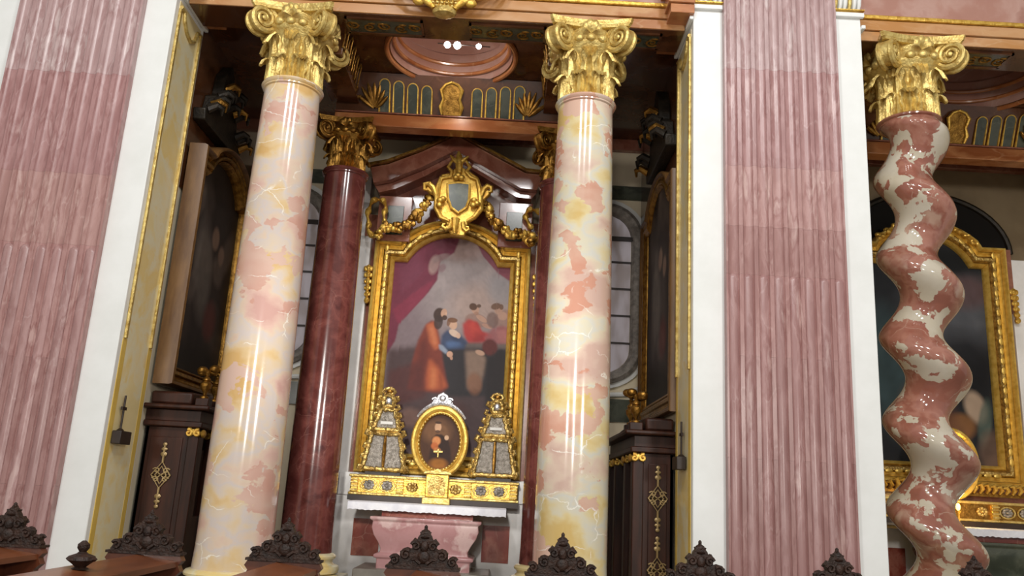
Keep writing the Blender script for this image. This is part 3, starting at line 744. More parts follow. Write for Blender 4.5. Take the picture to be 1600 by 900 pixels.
def framed(name, label, cat, loc, painter, rz=0.0, mat='gilt_frame', carv='gilt_carved', group=None, sc=(1, 1, 1), nu=230, nv=430, outer=None, studded=True):
    t = thing(name, label, cat, loc, group, rz); t.scale = sc
    def loop(tt, d):
        return [(o[0] * (1 - tt) + i[0] * tt, d, o[1] * (1 - tt) + i[1] * tt) for o, i in zip(OUT, INN)]
    def band(nm, steps, m_):
        MB().loops([loop(a, d) for a, d in steps]).build(nm, m_, t)
    band('outer_moulding', [(0, 0.06), (0, -0.14), (0.05, -0.17), (0.14, -0.18), (0.2, -0.15), (0.24, -0.10), (0.24, 0.06)], outer or mat)
    band('hollow_moulding', [(0.24, 0.06), (0.25, -0.11), (0.34, -0.07), (0.42, -0.08), (0.46, -0.10), (0.46, 0.06)], mat)
    band('carved_moulding', [(0.46, 0.06), (0.47, -0.08), (0.55, -0.12), (0.68, -0.12), (0.76, -0.08), (0.76, 0.06)], carv)
    band('sight_edge', [(0.76, 0.06), (0.78, -0.06), (0.84, -0.09), (0.9, -0.06), (0.97, -0.03), (1.0, 0.0), (1.0, 0.05)], mat)
    # leaf studs along the carved band
    if studded:
        for s_ in (-1, 1):
            for k in range(22): share(STUD, 'leaf_stud', t, (s_ * 1.02, -0.125, 0.35 + k * 0.145))
        for k in range(12): share(STUD, 'leaf_stud', t, (-0.8 + k * 0.145, -0.125, 0.15), (0, pi / 2, 0))
        for k in range(9):
            a = radians(38 + 13 * k); share(STUD, 'leaf_stud', t, (0.86 * cos(a), -0.125, 2.93 + 0.85 * sin(a)), (0, -a, 0))
    # canvas
    U, V = np.meshgrid(np.linspace(-1, 1, nu), np.linspace(0, 1, nv))
    def top(x):
        x = abs(x)
        inn = sorted([(p[0], p[1]) for p in INN[:16]], key=lambda p: p[0])
        return np.interp(x, [p[0] for p in inn], [p[1] for p in inn])
    Xs = U * 0.93; Zt = np.where(np.abs(Xs) > 0.72, 3.26, np.interp(np.abs(Xs), [p[0] for p in INN[5:16]][::-1], [p[1] for p in INN[5:16]][::-1]) + 0.03)
    Zs = 0.27 + V * (Zt - 0.27)
    cv = painter(Xs, Zs)
    canvas_mesh('canvas', np.stack([Xs, np.full_like(Xs, 0.03), Zs], -1), cv, t)
    return t

AX, AY, AZ = -0.945, 12.5, 1.86       # altarpiece base
# chart of the altarpiece: strokes below are in units of a 1008 x 900 sketch of its upper part
(_x0, _z0) = at(570, 370, 12.5); (_x1, _z1) = at(850, 370, 12.5); (_x2, _z2) = at(570, 620, 12.5)
def chart(Xs, Zs):
    A_ = np.array([[_x1 - _x0, _x2 - _x0], [_z1 - _z0, _z2 - _z0]]); B = np.linalg.inv(A_)
    dx, dz = Xs + AX - _x0, Zs + AZ - _z0
    return (B[0, 0] * dx + B[0, 1] * dz) * 1008, (B[1, 0] * dx + B[1, 1] * dz) * 900
def paint_altar(Xs, Zs):
    x, y = chart(Xs, Zs); c = Canvas(x, y, (128, 112, 116))
    c.blob(560, 300, 240, 260, (160, 148, 146), 0.8, hard=0.9)
    c.blob(620, 400, 150, 120, (176, 150, 138), 0.6, hard=0.9)
    c.blob(560, 60, 120, 80, (164, 136, 128), 0.7, hard=0.9)
    c.blob(760, 310, 80, 90, (140, 138, 142), 0.6, hard=1)
    c.poly([(100, 60), (300, -60), (560, -60), (500, 90), (420, 140), (400, 250), (350, 320), (240, 440), (185, 500), (165, 590), (110, 680)], (112, 48, 66), 1, 2)
    c.poly([(150, 420), (260, 330), (390, 240), (340, 330), (230, 450), (180, 500)], (134, 52, 72), 0.8, 3)
    c.poly([(180, 130), (300, 90), (330, 200), (200, 330)], (120, 62, 80), 0.6, 5)
    c.poly([(590, -60), (860, -60), (860, 180), (850, 290), (740, 210), (660, 110)], (122, 66, 78), 1, 2)
    c.poly([(330, -60), (545, -60), (520, 50), (450, 90), (390, 60)], (100, 56, 64), 0.45, 5)
    c.blob(385, 160, 28, 55, (168, 140, 134), 0.8, 15, 1.5); c.blob(425, 120, 50, 20, (150, 126, 124), 0.7, -20, 1.5); c.blob(430, 180, 18, 26, (132, 96, 102), 0.6, 30, 1.2)
    c.poly([(120, 640), (300, 620), (800, 640), (820, 1200), (60, 1200)], (66, 46, 46), 0.85, 6)
    c.poly([(530, 600), (810, 610), (810, 640), (540, 640)], (104, 92, 88), 0.9, 2)
    c.poly([(410, 620), (640, 640), (800, 640), (790, 900), (430, 900)], (44, 42, 46), 0.9, 4)
    # group at the right: two figures seated at a table, one in red, one in rose
    c.blob(610, 480, 62, 40, (150, 120, 110), 0.9, 10); c.blob(770, 480, 60, 60, (150, 118, 108), 0.85, 0, 2.5)
    c.poly([(535, 500), (570, 470), (620, 490), (640, 540), (700, 560), (690, 600), (560, 605), (540, 560)], (178, 56, 54), 0.95, 3)
    c.poly([(560, 500), (600, 490), (640, 560), (600, 590)], (204, 78, 66), 0.6, 4); c.poly([(600, 540), (660, 560), (650, 600), (590, 604)], (136, 44, 46), 0.6, 4)
    c.poly([(650, 580), (700, 520), (760, 510), (815, 540), (815, 610), (670, 612)], (150, 90, 92), 0.9, 3); c.poly([(720, 540), (770, 530), (800, 600), (730, 605)], (172, 112, 108), 0.6, 4)
    c.blob(640, 470, 34, 14, (186, 146, 126), 0.9, 35); c.blob(670, 512, 30, 12, (182, 140, 122), 0.9, 20); c.blob(700, 478, 32, 46, (112, 86, 80), 0.75, 0, 2.5)
    c.blob(607, 416, 21, 28, (186, 148, 128), 1, -8); c.blob(596, 402, 22, 20, (92, 66, 52), 1, 20, 3); c.blob(628, 398, 12, 10, (92, 66, 52), 0.9); c.blob(612, 440, 14, 10, (164, 124, 106), 0.8)
    c.blob(735, 418, 22, 28, (172, 136, 118), 0.95, 10); c.blob(722, 400, 28, 18, (106, 78, 62), 0.95, -15, 3); c.blob(752, 404, 12, 16, (106, 78, 62), 0.9); c.blob(756, 455, 26, 24, (178, 142, 124), 0.8, 20, 3)
    # tall figure in an orange cloak stooping to a child in blue
    c.poly([(330, 505), (365, 478), (392, 488), (412, 600), (420, 700), (446, 850), (400, 880), (310, 870), (225, 860), (256, 700), (288, 590)], (122, 56, 44), 1, 3)
    c.poly([(335, 500), (380, 486), (408, 628), (380, 646), (350, 600)], (182, 98, 64), 0.95, 3); c.poly([(352, 520), (372, 512), (390, 610), (376, 616)], (206, 128, 88), 0.6, 3)
    c.poly([(300, 600), (335, 570), (345, 700), (300, 850), (262, 840)], (94, 42, 38), 0.7, 5); c.poly([(350, 690), (396, 740), (444, 845), (392, 862), (322, 862), (332, 770)], (184, 94, 58), 0.85, 4)
    c.poly([(362, 730), (384, 760), (380, 850), (350, 856)], (212, 132, 84), 0.55, 4); c.poly([(398, 770), (414, 790), (420, 850), (404, 856)], (120, 54, 38), 0.6, 3)
    c.poly([(130, 760), (300, 700), (330, 900), (110, 960)], (88, 44, 42), 0.7, 6)
    c.blob(408, 448, 32, 40, (70, 52, 46), 1, 10, 3); c.blob(402, 490, 24, 40, (66, 50, 46), 0.9, 10, 3); c.blob(434, 438, 17, 25, (188, 148, 124), 1, 12); c.blob(437, 464, 14, 14, (78, 58, 50), 1, 0, 3); c.blob(446, 440, 5, 7, (206, 166, 140), 0.9)
    c.poly([(420, 560), (450, 530), (520, 560), (560, 600), (540, 640), (430, 640), (410, 610)], (58, 70, 98), 0.95, 3); c.poly([(440, 600), (500, 590), (530, 620), (450, 634)], (86, 112, 154), 0.8, 4); c.poly([(470, 560), (500, 570), (520, 600), (480, 596)], (44, 54, 80), 0.7, 3)
    c.blob(482, 502, 23, 28, (204, 164, 138), 1, -10); c.blob(480, 478, 28, 14, (118, 80, 56), 0.95, 5, 3); c.blob(458, 492, 10, 20, (118, 80, 56), 0.8, 10, 3); c.blob(488, 552, 32, 18, (212, 184, 164), 0.95, 32, 3); c.blob(510, 565, 12, 16, (206, 170, 148), 0.9)
    c.poly([(400, 612), (424, 618), (452, 650), (440, 668), (405, 640)], (146, 156, 174), 0.9, 2); c.blob(460, 668, 17, 17, (202, 158, 134), 1, 30); c.blob(468, 688, 8, 12, (196, 150, 126), 0.9, -10)
    # kneeling figure, white cloth, dark cloak
    c.poly([(545, 650), (610, 650), (660, 690), (640, 780), (610, 860), (550, 860)], (150, 124, 108), 0.85, 4)
    c.blob(590, 830, 40, 60, (140, 94, 70), 0.7, 0, 1.5); c.blob(680, 630, 42, 46, (96, 46, 44), 1, 0, 2); c.blob(625, 660, 26, 14, (200, 160, 136), 0.9, 20, 2)
    c.poly([(660, 700), (740, 640), (800, 690), (800, 960), (640, 960)], (40, 34, 36), 0.95, 4)
    c.blob(240, 1010, 60, 50, (150, 112, 96), 0.45, 0, 1); c.blob(420, 980, 120, 60, (84, 50, 44), 0.6, 0, 1)
    c.mottle(0.03, 3)
    return c.c * 0.78
framed('altarpiece', 'tall altarpiece with round-headed gold frame, painted figures under red drapery', 'painting', (AX, AY, AZ), paint_altar)

BX = XB + 0.12
def paint_right(Xs, Zs):
    c = Canvas(Xs * 100, Zs * 100, (44, 46, 50))
    c.blob(40, 250, 70, 60, (96, 98, 104), 0.8, 0, 0.8); c.blob(60, 285, 40, 26, (104, 78, 78), 0.7, 0, 1); c.blob(30, 330, 60, 20, (30, 32, 34), 0.9, 0, 1)
    c.blob(50, 170, 50, 50, (26, 26, 30), 0.8, 0, 1); c.blob(-60, 160, 40, 90, (66, 88, 92), 0.7, 10, 1)
    c.blob(64, 112, 16, 24, (186, 162, 140), 0.9, 20, 1.5); c.blob(40, 84, 22, 18, (150, 104, 64), 0.8, 0, 1.4); c.blob(76, 90, 10, 34, (90, 104, 96), 0.8, -10, 1.5)
    c.blob(20, 70, 30, 28, (120, 84, 60), 0.7, 0, 1.2); c.blob(84, 48, 20, 30, (136, 108, 92), 0.6, 0, 1.2); c.blob(-10, 100, 40, 50, (112, 70, 56), 0.6, 0, 1.2)
    c.mottle(0.06, 5); return c.c * 0.9
framed('altarpiece', 'gold framed dark altarpiece behind the twisted column at the right', 'painting', (BX, AY, AZ + 0.28), paint_right, sc=(1, 1, 1.04), nu=90, nv=160)
def paint_side(seed):
    def fn(Xs, Zs):
        rng = np.random.default_rng(seed); c = Canvas(Xs * 100, Zs * 100, (50, 40, 34))
        for k in range(16):
            q = 40 + rng.random() * 60; c.blob(rng.uniform(-80, 80), rng.uniform(40, 340), rng.uniform(14, 36), rng.uniform(20, 50), (q * 1.15, q, q * 0.9), 0.6, rng.uniform(-40, 40), 1.2)
        c.blob(-20, 190, 30, 70, (120, 112, 104), 0.7, 10, 1); c.blob(30, 120, 24, 30, (110, 52, 44), 0.6, 0, 1.2); c.blob(10, 250, 14, 18, (156, 128, 108), 0.7, 0, 1.5); c.blob(40, 230, 12, 16, (146, 118, 100), 0.7, 0, 1.5)
        c.blob(0, 40, 90, 40, (30, 24, 22), 0.8, 0, 1); c.mottle(0.07, seed); return c.c
    return fn
framed('side_painting', 'dark side painting in a stepped gilt frame on the left chapel wall', 'painting', (-4.17, 11.16, 2.72), paint_side(1), rz=pi / 2, group='paintings on the chapel side walls', mat='gilt_dull', carv='gilt_dull', sc=(0.98, 1, 0.88), nu=90, nv=150, outer='frame_brown', studded=False)
framed('side_painting', 'dim side painting in a stepped frame on the wall right of the arched window', 'painting', (2.015, 11.14, 2.72), paint_side(4), rz=-pi / 2, group='paintings on the chapel side walls', mat='gilt_dull', carv='gilt_dull', sc=(1.0, 0.4, 0.88), nu=90, nv=150, outer='frame_brown', studded=False)

# dark carved crests over the side paintings
def side_crest(label, X, sg):
    t = thing('carved_crest', label, 'ornament', (X, 10.72, 6.16), 'dark crests above the side paintings'); t.scale = (0.75, 0.72, 0.95)
    out = [(-1.0, 0.0), (-1.05, 0.16), (-0.7, 0.22), (-0.62, 0.5), (-0.34, 0.62), (-0.28, 0.95), (0, 1.2), (0.28, 0.95), (0.34, 0.62), (0.62, 0.5), (0.7, 0.22), (1.05, 0.16), (1.0, 0.0)]
    MB().prism(out, min(0, sg * 0.22), max(0, sg * 0.22), 'x').build('back_board', 'bronze_dark', t, bevel=0.02)
    rng = random.Random(5)
    for k in range(14):
        yy = -0.9 + 1.8 * k / 13; zz = 0.12 + 0.75 * (1 - abs(yy)) * rng.uniform(0.5, 1.1)
        MB().tube([(sg * 0.2, yy, zz), (sg * 0.34, yy + 0.05, zz + 0.08), (sg * 0.42, yy + 0.12, zz + 0.06), (sg * 0.40, yy + 0.17, zz - 0.03)], [0.07, 0.06, 0.045, 0.02], 8).build('acanthus_curl', 'gilt_dull' if k % 4 == 1 else 'bronze_dark', t)
    return t
side_crest('dark carved crest with gilt curls above the left side painting', -4.262, 1)
side_crest('dark carved crest with gilt curls above the right side painting', 2.042, -1)

# ------------------------------------------------------------------ windows on the rear wall
def window(name, xc, label):
    t = sroot(name, (xc, 12.95, 3.38), label)
    def stad(hw, pad):
        r = hw; zb, zt = 0.16 + 0.42 , 2.37
        L = []
        for k in range(17):
            a = pi * k / 16; L.append((r * cos(a), zt + r * sin(a)))
        for k in range(17):
            a = pi + pi * k / 16; L.append((r * cos(a), zb + r * 0.9 * sin(a)))
        return L
    lp = lambda hw, d: [(x, d, z) for x, z in stad(hw, 0)]
    MB().loops([lp(0.62, 0.0), lp(0.62, -0.10), lp(0.56, -0.14), lp(0.47, -0.12), lp(0.43, -0.06), lp(0.43, 0.0)]).build('surround', 'stone_grey', t)
    MB().loops([lp(0.70, 0.0), lp(0.70, -0.05), lp(0.62, -0.05), lp(0.62, 0.0)]).build('outer_moulding', 'stucco_white', t)
    # five rows of two panes, clipped by the round ends
    rows = [0.20, 0.68, 1.12, 1.56, 2.0, 2.42, 2.80]
    def hwid(z):
        zb, zt, r = 0.58, 2.37, 0.43
        if z > zt: return sqrt(max(0, r * r - (z - zt) ** 2))
        if z < zb: return sqrt(max(0, r * r - ((z - zb) / 0.9) ** 2))
        return r
    for i in range(len(rows) - 1):
        for s_ in (-1, 1):
            pts = [(s_ * 0.012, rows[i] + 0.015)]
            zz = [rows[i] + 0.015 + (rows[i + 1] - rows[i] - 0.03) * q / 6 for q in range(7)]
            pts = [(s_ * 0.012, z) for z in (zz[0], zz[-1])]
            pts = [(s_ * 0.012, zz[0])] + [(s_ * max(0.02, hwid(z) - 0.01), z) for z in zz] + [(s_ * 0.012, zz[-1])]
            MB().prism(pts, -0.035, -0.015, 'y').build('pane', 'window_glass', t, smooth=False)
    for z in rows[1:-1]: MB().box(-hwid(z), hwid(z), -0.06, -0.01, z - 0.014, z + 0.014).build('glazing_bar', 'iron_dark', t)
    MB().box(-0.014, 0.014, -0.06, -0.01, 0.2, 2.8).build('glazing_bar', 'iron_dark', t)
    MB().box(-0.45, 0.45, -0.08, -0.01, 2.36, 2.42).build('transom', 'iron_dark', t)
    MB().box(-0.62, 0.62, -0.03, 0.0, 3.08, 3.32).build('green_panel', 'marble_green', t)
    MB().box(-0.62, 0.62, -0.03, 0.0, -0.55, -0.2).build('green_panel', 'marble_green', t)
    MB().tube([(-0.7, -0.03, -0.02), (-0.4, -0.03, -0.12), (0, -0.03, -0.15), (0.4, -0.03, -0.12), (0.7, -0.03, 0.05), (0.72, -0.03, 0.3)], 0.04, 8).build('apron_moulding', 'stucco_white', t)
window('window_1', -3.60, 'arched window with dark glazing bars behind the left cream column')
window('window_2', 1.47, 'arched window with dark glazing bars between the right cream column and pier')

# ------------------------------------------------------------------ retable: wall frame of the altar
def retable():
    t = thing('altar_retable', 'white and red marble altar surround with a brown gabled pediment', 'altar surround', (AX, 12.5, 0.30))
    MB().box(-1.42, 1.42, 0.08, 0.44, 1.45, 5.55).build('back_panel', 'marble_redbrown', t)
    for s_ in (-1, 1):
        MB().box(min(s_ * 1.29, s_ * 1.47), max(s_ * 1.29, s_ * 1.47), -0.06, 0.2, 1.45, 5.15).build('white_pilaster', 'marble_white', t, bevel=0.01)
        MB().box(min(s_ * 1.40, s_ * 1.66), max(s_ * 1.40, s_ * 1.66), 0.10, 0.44, 0.0, 6.2).build('white_pilaster', 'marble_white', t, bevel=0.01)
    # white base with red insets
    MB().box(-1.38, 1.38, -0.30, 0.44, 0.0, 1.225).build('base', 'marble_white', t, bevel=0.012)
    MB().box(-1.38, 1.38, -0.26, 0.44, 1.23, 1.55).build('plinth', 'marble_white', t, bevel=0.012)
    for s_ in (-1, 1):
        MB().box(min(s_ * 0.72, s_ * 1.10), max(s_ * 0.72, s_ * 1.10), -0.315, -0.30, 0.42, 0.92).build('red_inset', 'marble_redinset', t)
    # gable: raking cornice of four mouldings, swept up from flared ends
    Y = 12.2
    def L(P): return [(x - AX, z - 0.30) for x, z in (at(px, py, Y) for px, py in P)]
    top = L([(580, 262), (608, 257), (660, 238), (715, 213), (770, 243), (822, 271), (849, 274)])
    for nm, d0, d1, y0, mt in (('gable_fillet', 0.0, 0.045, -0.52, 'gilt_dull'), ('gable_cornice', 0.05, 0.30, -0.44, 'marble_redbrown'), ('gable_soffit', 0.305, 0.40, -0.30, 'marble_redbrown')):
        k = {'gable_fillet': 1.0, 'gable_cornice': 0.985, 'gable_soffit': 0.93}[nm]
        cx = top[3][0]
        up = [((x - cx) * k + cx, z - d0) for x, z in top]; dn = [((x - cx) * (k - 0.05 if d1 > 0.2 else k) + cx, z - d1) for x, z in top]
        MB().prism(up + dn[::-1], y0, 0.44, 'y').build(nm, mt, t, smooth=False)
    cx = top[3][0]
    MB().prism([(-1.2, 5.3), (1.2, 5.3), (1.2, 5.9), (cx, 6.5), (-1.2, 5.85)], 0.02, 0.44, 'y').build('tympanum', 'marble_redbrown', t, smooth=False)
    for s_ in (-1, 1):
        MB().box(min(s_ * 0.68, s_ * 1.2), max(s_ * 0.68, s_ * 1.2), -0.2, 0.05, 5.05, 5.78).build('side_pier', 'marble_redbrown', t, bevel=0.01)
        MB().box(min(s_ * 0.80, s_ * 1.05), max(s_ * 0.80, s_ * 1.05), -0.215, -0.2, 5.15, 5.62).build('green_inset', 'marble_green', t, bevel=0.006)
    return t
rt = retable()
rt2 = copy_tree(rt)
for ch in list(rt2.children):
    if ch.name.split('.')[0] in ('gable_fillet', 'gable_cornice', 'gable_soffit', 'tympanum', 'side_pier', 'green_inset'): bpy.data.objects.remove(ch)
for ch in rt2.children:
    if ch.name.split('.')[0] == 'white_pilaster': ch.scale.z = 0.87
rt2.location.x = BX; rt2['label'] = 'marble surround of the dark altarpiece at the right edge'
rt['group'] = rt2['group'] = 'altar surrounds'

# gilded cartouche on top of the altarpiece frame
def cartouche():
    Y = 12.0; cx, cz = at(716, 308, Y)
    t = thing('gilded_cartouche', 'gilded rocaille cartouche with a green shield above the altarpiece', 'cartouche', (cx, Y, cz))
    def Lp(P): return [(x - cx, z - cz) for x, z in (at(560 + a * 310 / 1268, 200 + b_ * 220 / 900, Y) for a, b_ in P)]
    board = Lp([(640, 240), (590, 290), (530, 300), (520, 380), (440, 350), (430, 400), (480, 430), (500, 500), (500, 560), (560, 610), (590, 690), (680, 695), (700, 610), (770, 560), (790, 480), (850, 420), (810, 375), (770, 390), (770, 320), (710, 280)])
    MB().prism(board, -0.04, 0.05, 'y').build('board', 'gilt', t, bevel=0.02)
    MB().box(-0.16, 0.16, 0.05, 0.50, -0.42, 0.1).build('bracket', 'gilt_dull', t, bevel=0.02)
    def tub(nm, P, r, d=-0.06, m_='gilt'):
        q = Lp(P); MB().tube([(x, d, z) for x, z in q], r, 9).build(nm, m_, t)
    tub('scroll', [(600, 220), (575, 260), (600, 290), (590, 320), (530, 330), (510, 390), (505, 440), (500, 520), (530, 580), (580, 600)], [0.02, 0.03, 0.035, 0.03, 0.035, 0.045, 0.045, 0.045, 0.04, 0.02])
    tub('scroll', [(690, 220), (715, 260), (690, 290), (720, 325), (760, 340), (775, 400), (780, 460), (780, 530), (740, 580), (690, 605)], [0.02, 0.03, 0.035, 0.03, 0.035, 0.045, 0.045, 0.045, 0.04, 0.02])
    tub('side_scroll', [(500, 440), (480, 390), (455, 365), (425, 370), (425, 400), (445, 405)], [0.04, 0.045, 0.045, 0.04, 0.03, 0.02])
    tub('side_scroll', [(780, 450), (800, 400), (825, 380), (850, 390), (850, 415), (832, 420)], [0.04, 0.045, 0.045, 0.04, 0.03, 0.02])
    tub('crest_leaf', [(645, 300), (645, 240), (645, 190), (642, 160)], [0.05, 0.06, 0.05, 0.015])
    tub('crest_leaf', [(645, 240), (610, 210), (590, 185)], [0.04, 0.035, 0.012]); tub('crest_leaf', [(645, 240), (680, 210), (705, 190)], [0.04, 0.035, 0.012])
    tub('base_scroll', [(600, 610), (590, 650), (560, 665), (540, 650), (545, 635), (560, 635)], [0.035, 0.04, 0.035, 0.03, 0.02, 0.015], -0.16)
    tub('base_scroll', [(670, 610), (675, 650), (690, 665), (705, 655), (702, 642), (690, 640)], [0.035, 0.04, 0.035, 0.03, 0.02, 0.015], -0.06)
    tub('base_leaf', [(625, 600), (620, 650), (618, 695)], [0.07, 0.05, 0.02], -0.16)
    sh = Lp([(572, 372), (640, 362), (712, 372), (708, 470), (690, 520), (640, 555), (595, 520), (575, 460)])
    MB().prism(sh, -0.10, 0.0, 'y').build('shield', 'marble_green', t, bevel=0.015)
    q = sh + [sh[0]]
    MB().tube([(x, -0.09, z) for x, z in sh], 0.022, 8, closed=True).build('shield_rim', 'gilt', t)
    rng = random.Random(3)
    for k, P in enumerate([(525, 480), (520, 510), (545, 470), (740, 480), (760, 500), (735, 510), (640, 320), (625, 335), (660, 335)]):
        (x, z), = Lp([P]); MB().ell((x, -0.12, z), (0.055, 0.05, 0.045), 10, 6).build('blossom', 'gilt', t)
cartouche()
# leafy loops and garlands beside the cartouche
def garland(label, P_loop, P_gar, mirror):
    Y = 12.25; cx, cz = at(*P_gar[0], Y)
    t = thing('gilded_garland', label, 'garland', (cx, Y, cz), 'gilded garlands beside the cartouche')
    q = [(x - cx, 0.0, z - cz) for x, z in (at(a, b_, Y) for a, b_ in P_loop)]
    # smooth the loop
    for _ in range(2):
        q2 = [q[0]]
        for a, b_ in zip(q[:-1], q[1:]):
            q2 += [tuple(0.75 * i + 0.25 * j for i, j in zip(a, b_)), tuple(0.25 * i + 0.75 * j for i, j in zip(a, b_))]
        q = q2 + [q[-1]]
    n = len(q)
    MB().tube([(p[0], -0.05 + 0.03 * sin(i * 0.9), p[2]) for i, p in enumerate(q)], [0.036 + 0.016 * sin(i * 1.1) for i in range(n)], 9).build('loop', 'gilt', t)
    rng = random.Random(len(label))
    pts = [(x - cx, z - cz) for x, z in (at(a, b_, Y) for a, b_ in P_gar)]
    L = np.linspace(0, len(pts) - 1, 20)
    for s_ in L:
        i = min(int(s_), len(pts) - 2); u = s_ - i
        x = pts[i][0] * (1 - u) + pts[i + 1][0] * u; z = pts[i][1] * (1 - u) + pts[i + 1][1] * u
        m_ = MB(); r = rng.uniform(0.045, 0.075)
        for k in range(4):
            m_.ell((x + rng.uniform(-1, 1) * 0.05, -0.1 - rng.uniform(0, 0.06), z + rng.uniform(-1, 1) * 0.05), (r * rng.uniform(0.5, 1), r * 0.7, r * rng.uniform(0.5, 1)), 8, 5)
        m_.build('flower', 'gilt_dull' if rng.random() < 0.45 else 'gilt', t)
g5 = lambda a, b_: (560 + a * 310 / 1268, 200 + b_ * 220 / 900)
garland('gilded garland and leafy loop left of the cartouche', [g5(*p) for p in ((170, 610), (165, 560), (180, 510), (160, 465), (115, 460), (75, 500), (60, 560), (70, 620), (60, 660), (100, 705), (150, 690))],
        [g5(*p) for p in ((120, 700), (180, 650), (260, 650), (330, 620), (390, 570), (430, 510), (460, 460))], 1)
garland('gilded garland and leafy loop right of the cartouche', [g5(*p) for p in ((1105, 640), (1070, 590), (1068, 550), (1100, 525), (1140, 530), (1175, 580), (1180, 640), (1170, 700), (1120, 745), (1080, 745))],
        [g5(*p) for p in ((1120, 740), (1040, 690), (970, 700), (910, 650), (860, 600), (830, 540), (815, 490))], 1)
# husk drops on the white pilasters
def husks(label, P, Y=12.38):
    x0, z0 = at(*P[0], Y); x1, z1 = at(*P[1], Y)
    t = thing('husk_drop', label, 'ornament', (x0, Y, z0), 'gilded husk drops')
    n = 6
    for k in range(n):
        u = k / (n - 1); s_ = 1.15 - 0.5 * u
        m_ = MB().lathe([(0.005, 0.05), (0.03, 0.03), (0.045, -0.01), (0.03, -0.05), (0.012, -0.06)], 10, ((x1 - x0) * u, 0, (z1 - z0) * u))
        m_.ell(((x1 - x0) * u - 0.035 * s_, -0.01, (z1 - z0) * u - 0.02), (0.03 * s_, 0.02, 0.04 * s_), 8, 5); m_.ell(((x1 - x0) * u + 0.035 * s_, -0.01, (z1 - z0) * u - 0.02), (0.03 * s_, 0.02, 0.04 * s_), 8, 5)
        m_.build('husk', 'gilt', t)
husks('gilded husk drop left of the altarpiece frame', ((576, 418), (573, 468)))
husks('gilded husk drop right of the altarpiece frame', ((839, 432), (837, 486)))
husks('gilded husk drop at the right edge, beside the dark altarpiece', ((1583, 455), (1590, 500)))

# ------------------------------------------------------------------ altar table, cloth, predella
def altar_table(label, xc, g, pink='marble_pink'):
    t = thing('altar_table', label, 'altar', (xc, 11.45, 0.335), g)
    MB().box(-0.92, 0.92, -0.75, 0.5, -0.035, 0.16).build('step', 'stone_floor', t, bevel=0.015)
    MB().box(-0.86, 0.86, -0.45, 0.5, 0.16, 0.32).build('step', 'stone_floor', t, bevel=0.015)
    # sarcophagus: bellied chest on a narrow foot
    prof = [(0.60, 0.32), (0.60, 0.44), (0.64, 0.45), (0.64, 0.49), (0.57, 0.51), (0.56, 0.56), (0.60, 0.64), (0.66, 0.73), (0.69, 0.82), (0.68, 0.90), (0.72, 0.92), (0.72, 0.955), (0.66, 0.96)]
    L = []
    for w_, z in prof:
        d = w_ * 0.42; L.append([(-w_, -d, z), (w_, -d, z), (w_, 0.45, z), (-w_, 0.45, z)])
    m_ = MB().loops(L); m_.add([L[0][k] for k in range(4)], [(0, 1, 2, 3)]); m_.add([L[-1][k] for k in range(4)], [(0, 1, 2, 3)])
    m_.build('sarcophagus', pink, t, bevel=0.012)
    MB().box(-0.6, 0.6, -0.1, 0.45, 0.96, 1.06).build('neck', 'marble_redinset', t)
    MB().box(-0.98, 0.98, -0.22, 0.68, 1.06, 1.10).build('mensa', 'border_ochre', t, bevel=0.008)
    # cloth hanging over the mensa edge with a scalloped lace hem
    cl = MB(); n = 81
    def hem(u): return 1.025 + 0.010 * abs(sin(u * pi * 26)) + 0.004 * sin(u * 40)
    rows = []
    xs = [-1.03 + 2.06 * i / (n - 1) for i in range(n)]
    rows.append([(x, 0.68, 1.135) for x in xs]); rows.append([(x, -0.235, 1.135) for x in xs]); rows.append([(x, -0.262, 1.122) for x in xs])
    rows.append([(x, -0.268 - 0.004 * sin(i * 0.7), 1.08) for i, x in enumerate(xs)])
    rows.append([(x, -0.268 - 0.006 * sin(i * 0.7), hem(i / (n - 1))) for i, x in enumerate(xs)])
    rows.append([(x, -0.258, hem(i / (n - 1))) for i, x in enumerate(xs)]); rows.append([(x, -0.245, 1.105) for x in xs]); rows.append([(x, 0.68, 1.105) for x in xs])
    cl.loops([[r[i] for r in rows] for i in range(n)])
    cl.add([r[0] for r in rows], [tuple(range(8))]); cl.add([r[-1] for r in rows], [tuple(range(8))])
    o = cl.build('altar_cloth', 'cloth_white'); o.location = (xc, 11.45, 0.335)
    return t, o
t, o = altar_table('pink marble sarcophagus altar with white veins below the altarpiece', AX, 'altar tables')
tag(o, 'white altar cloth with a scalloped hem under the gilded predella', 'altar cloth', 'altar cloths')
t, o = altar_table('altar table partly hidden at the lower right corner', XB + 0.05, 'altar tables', 'marble_green')
t.location.z = o.location.z = 0.43; MB().box(-1.0, 1.0, -0.8, 0.65, -0.13, 0.0).build('step', 'stone_floor', t, bevel=0.01)
tag(o, 'white altar cloth at the lower right, beside the twisted column', 'altar cloth', 'altar cloths')

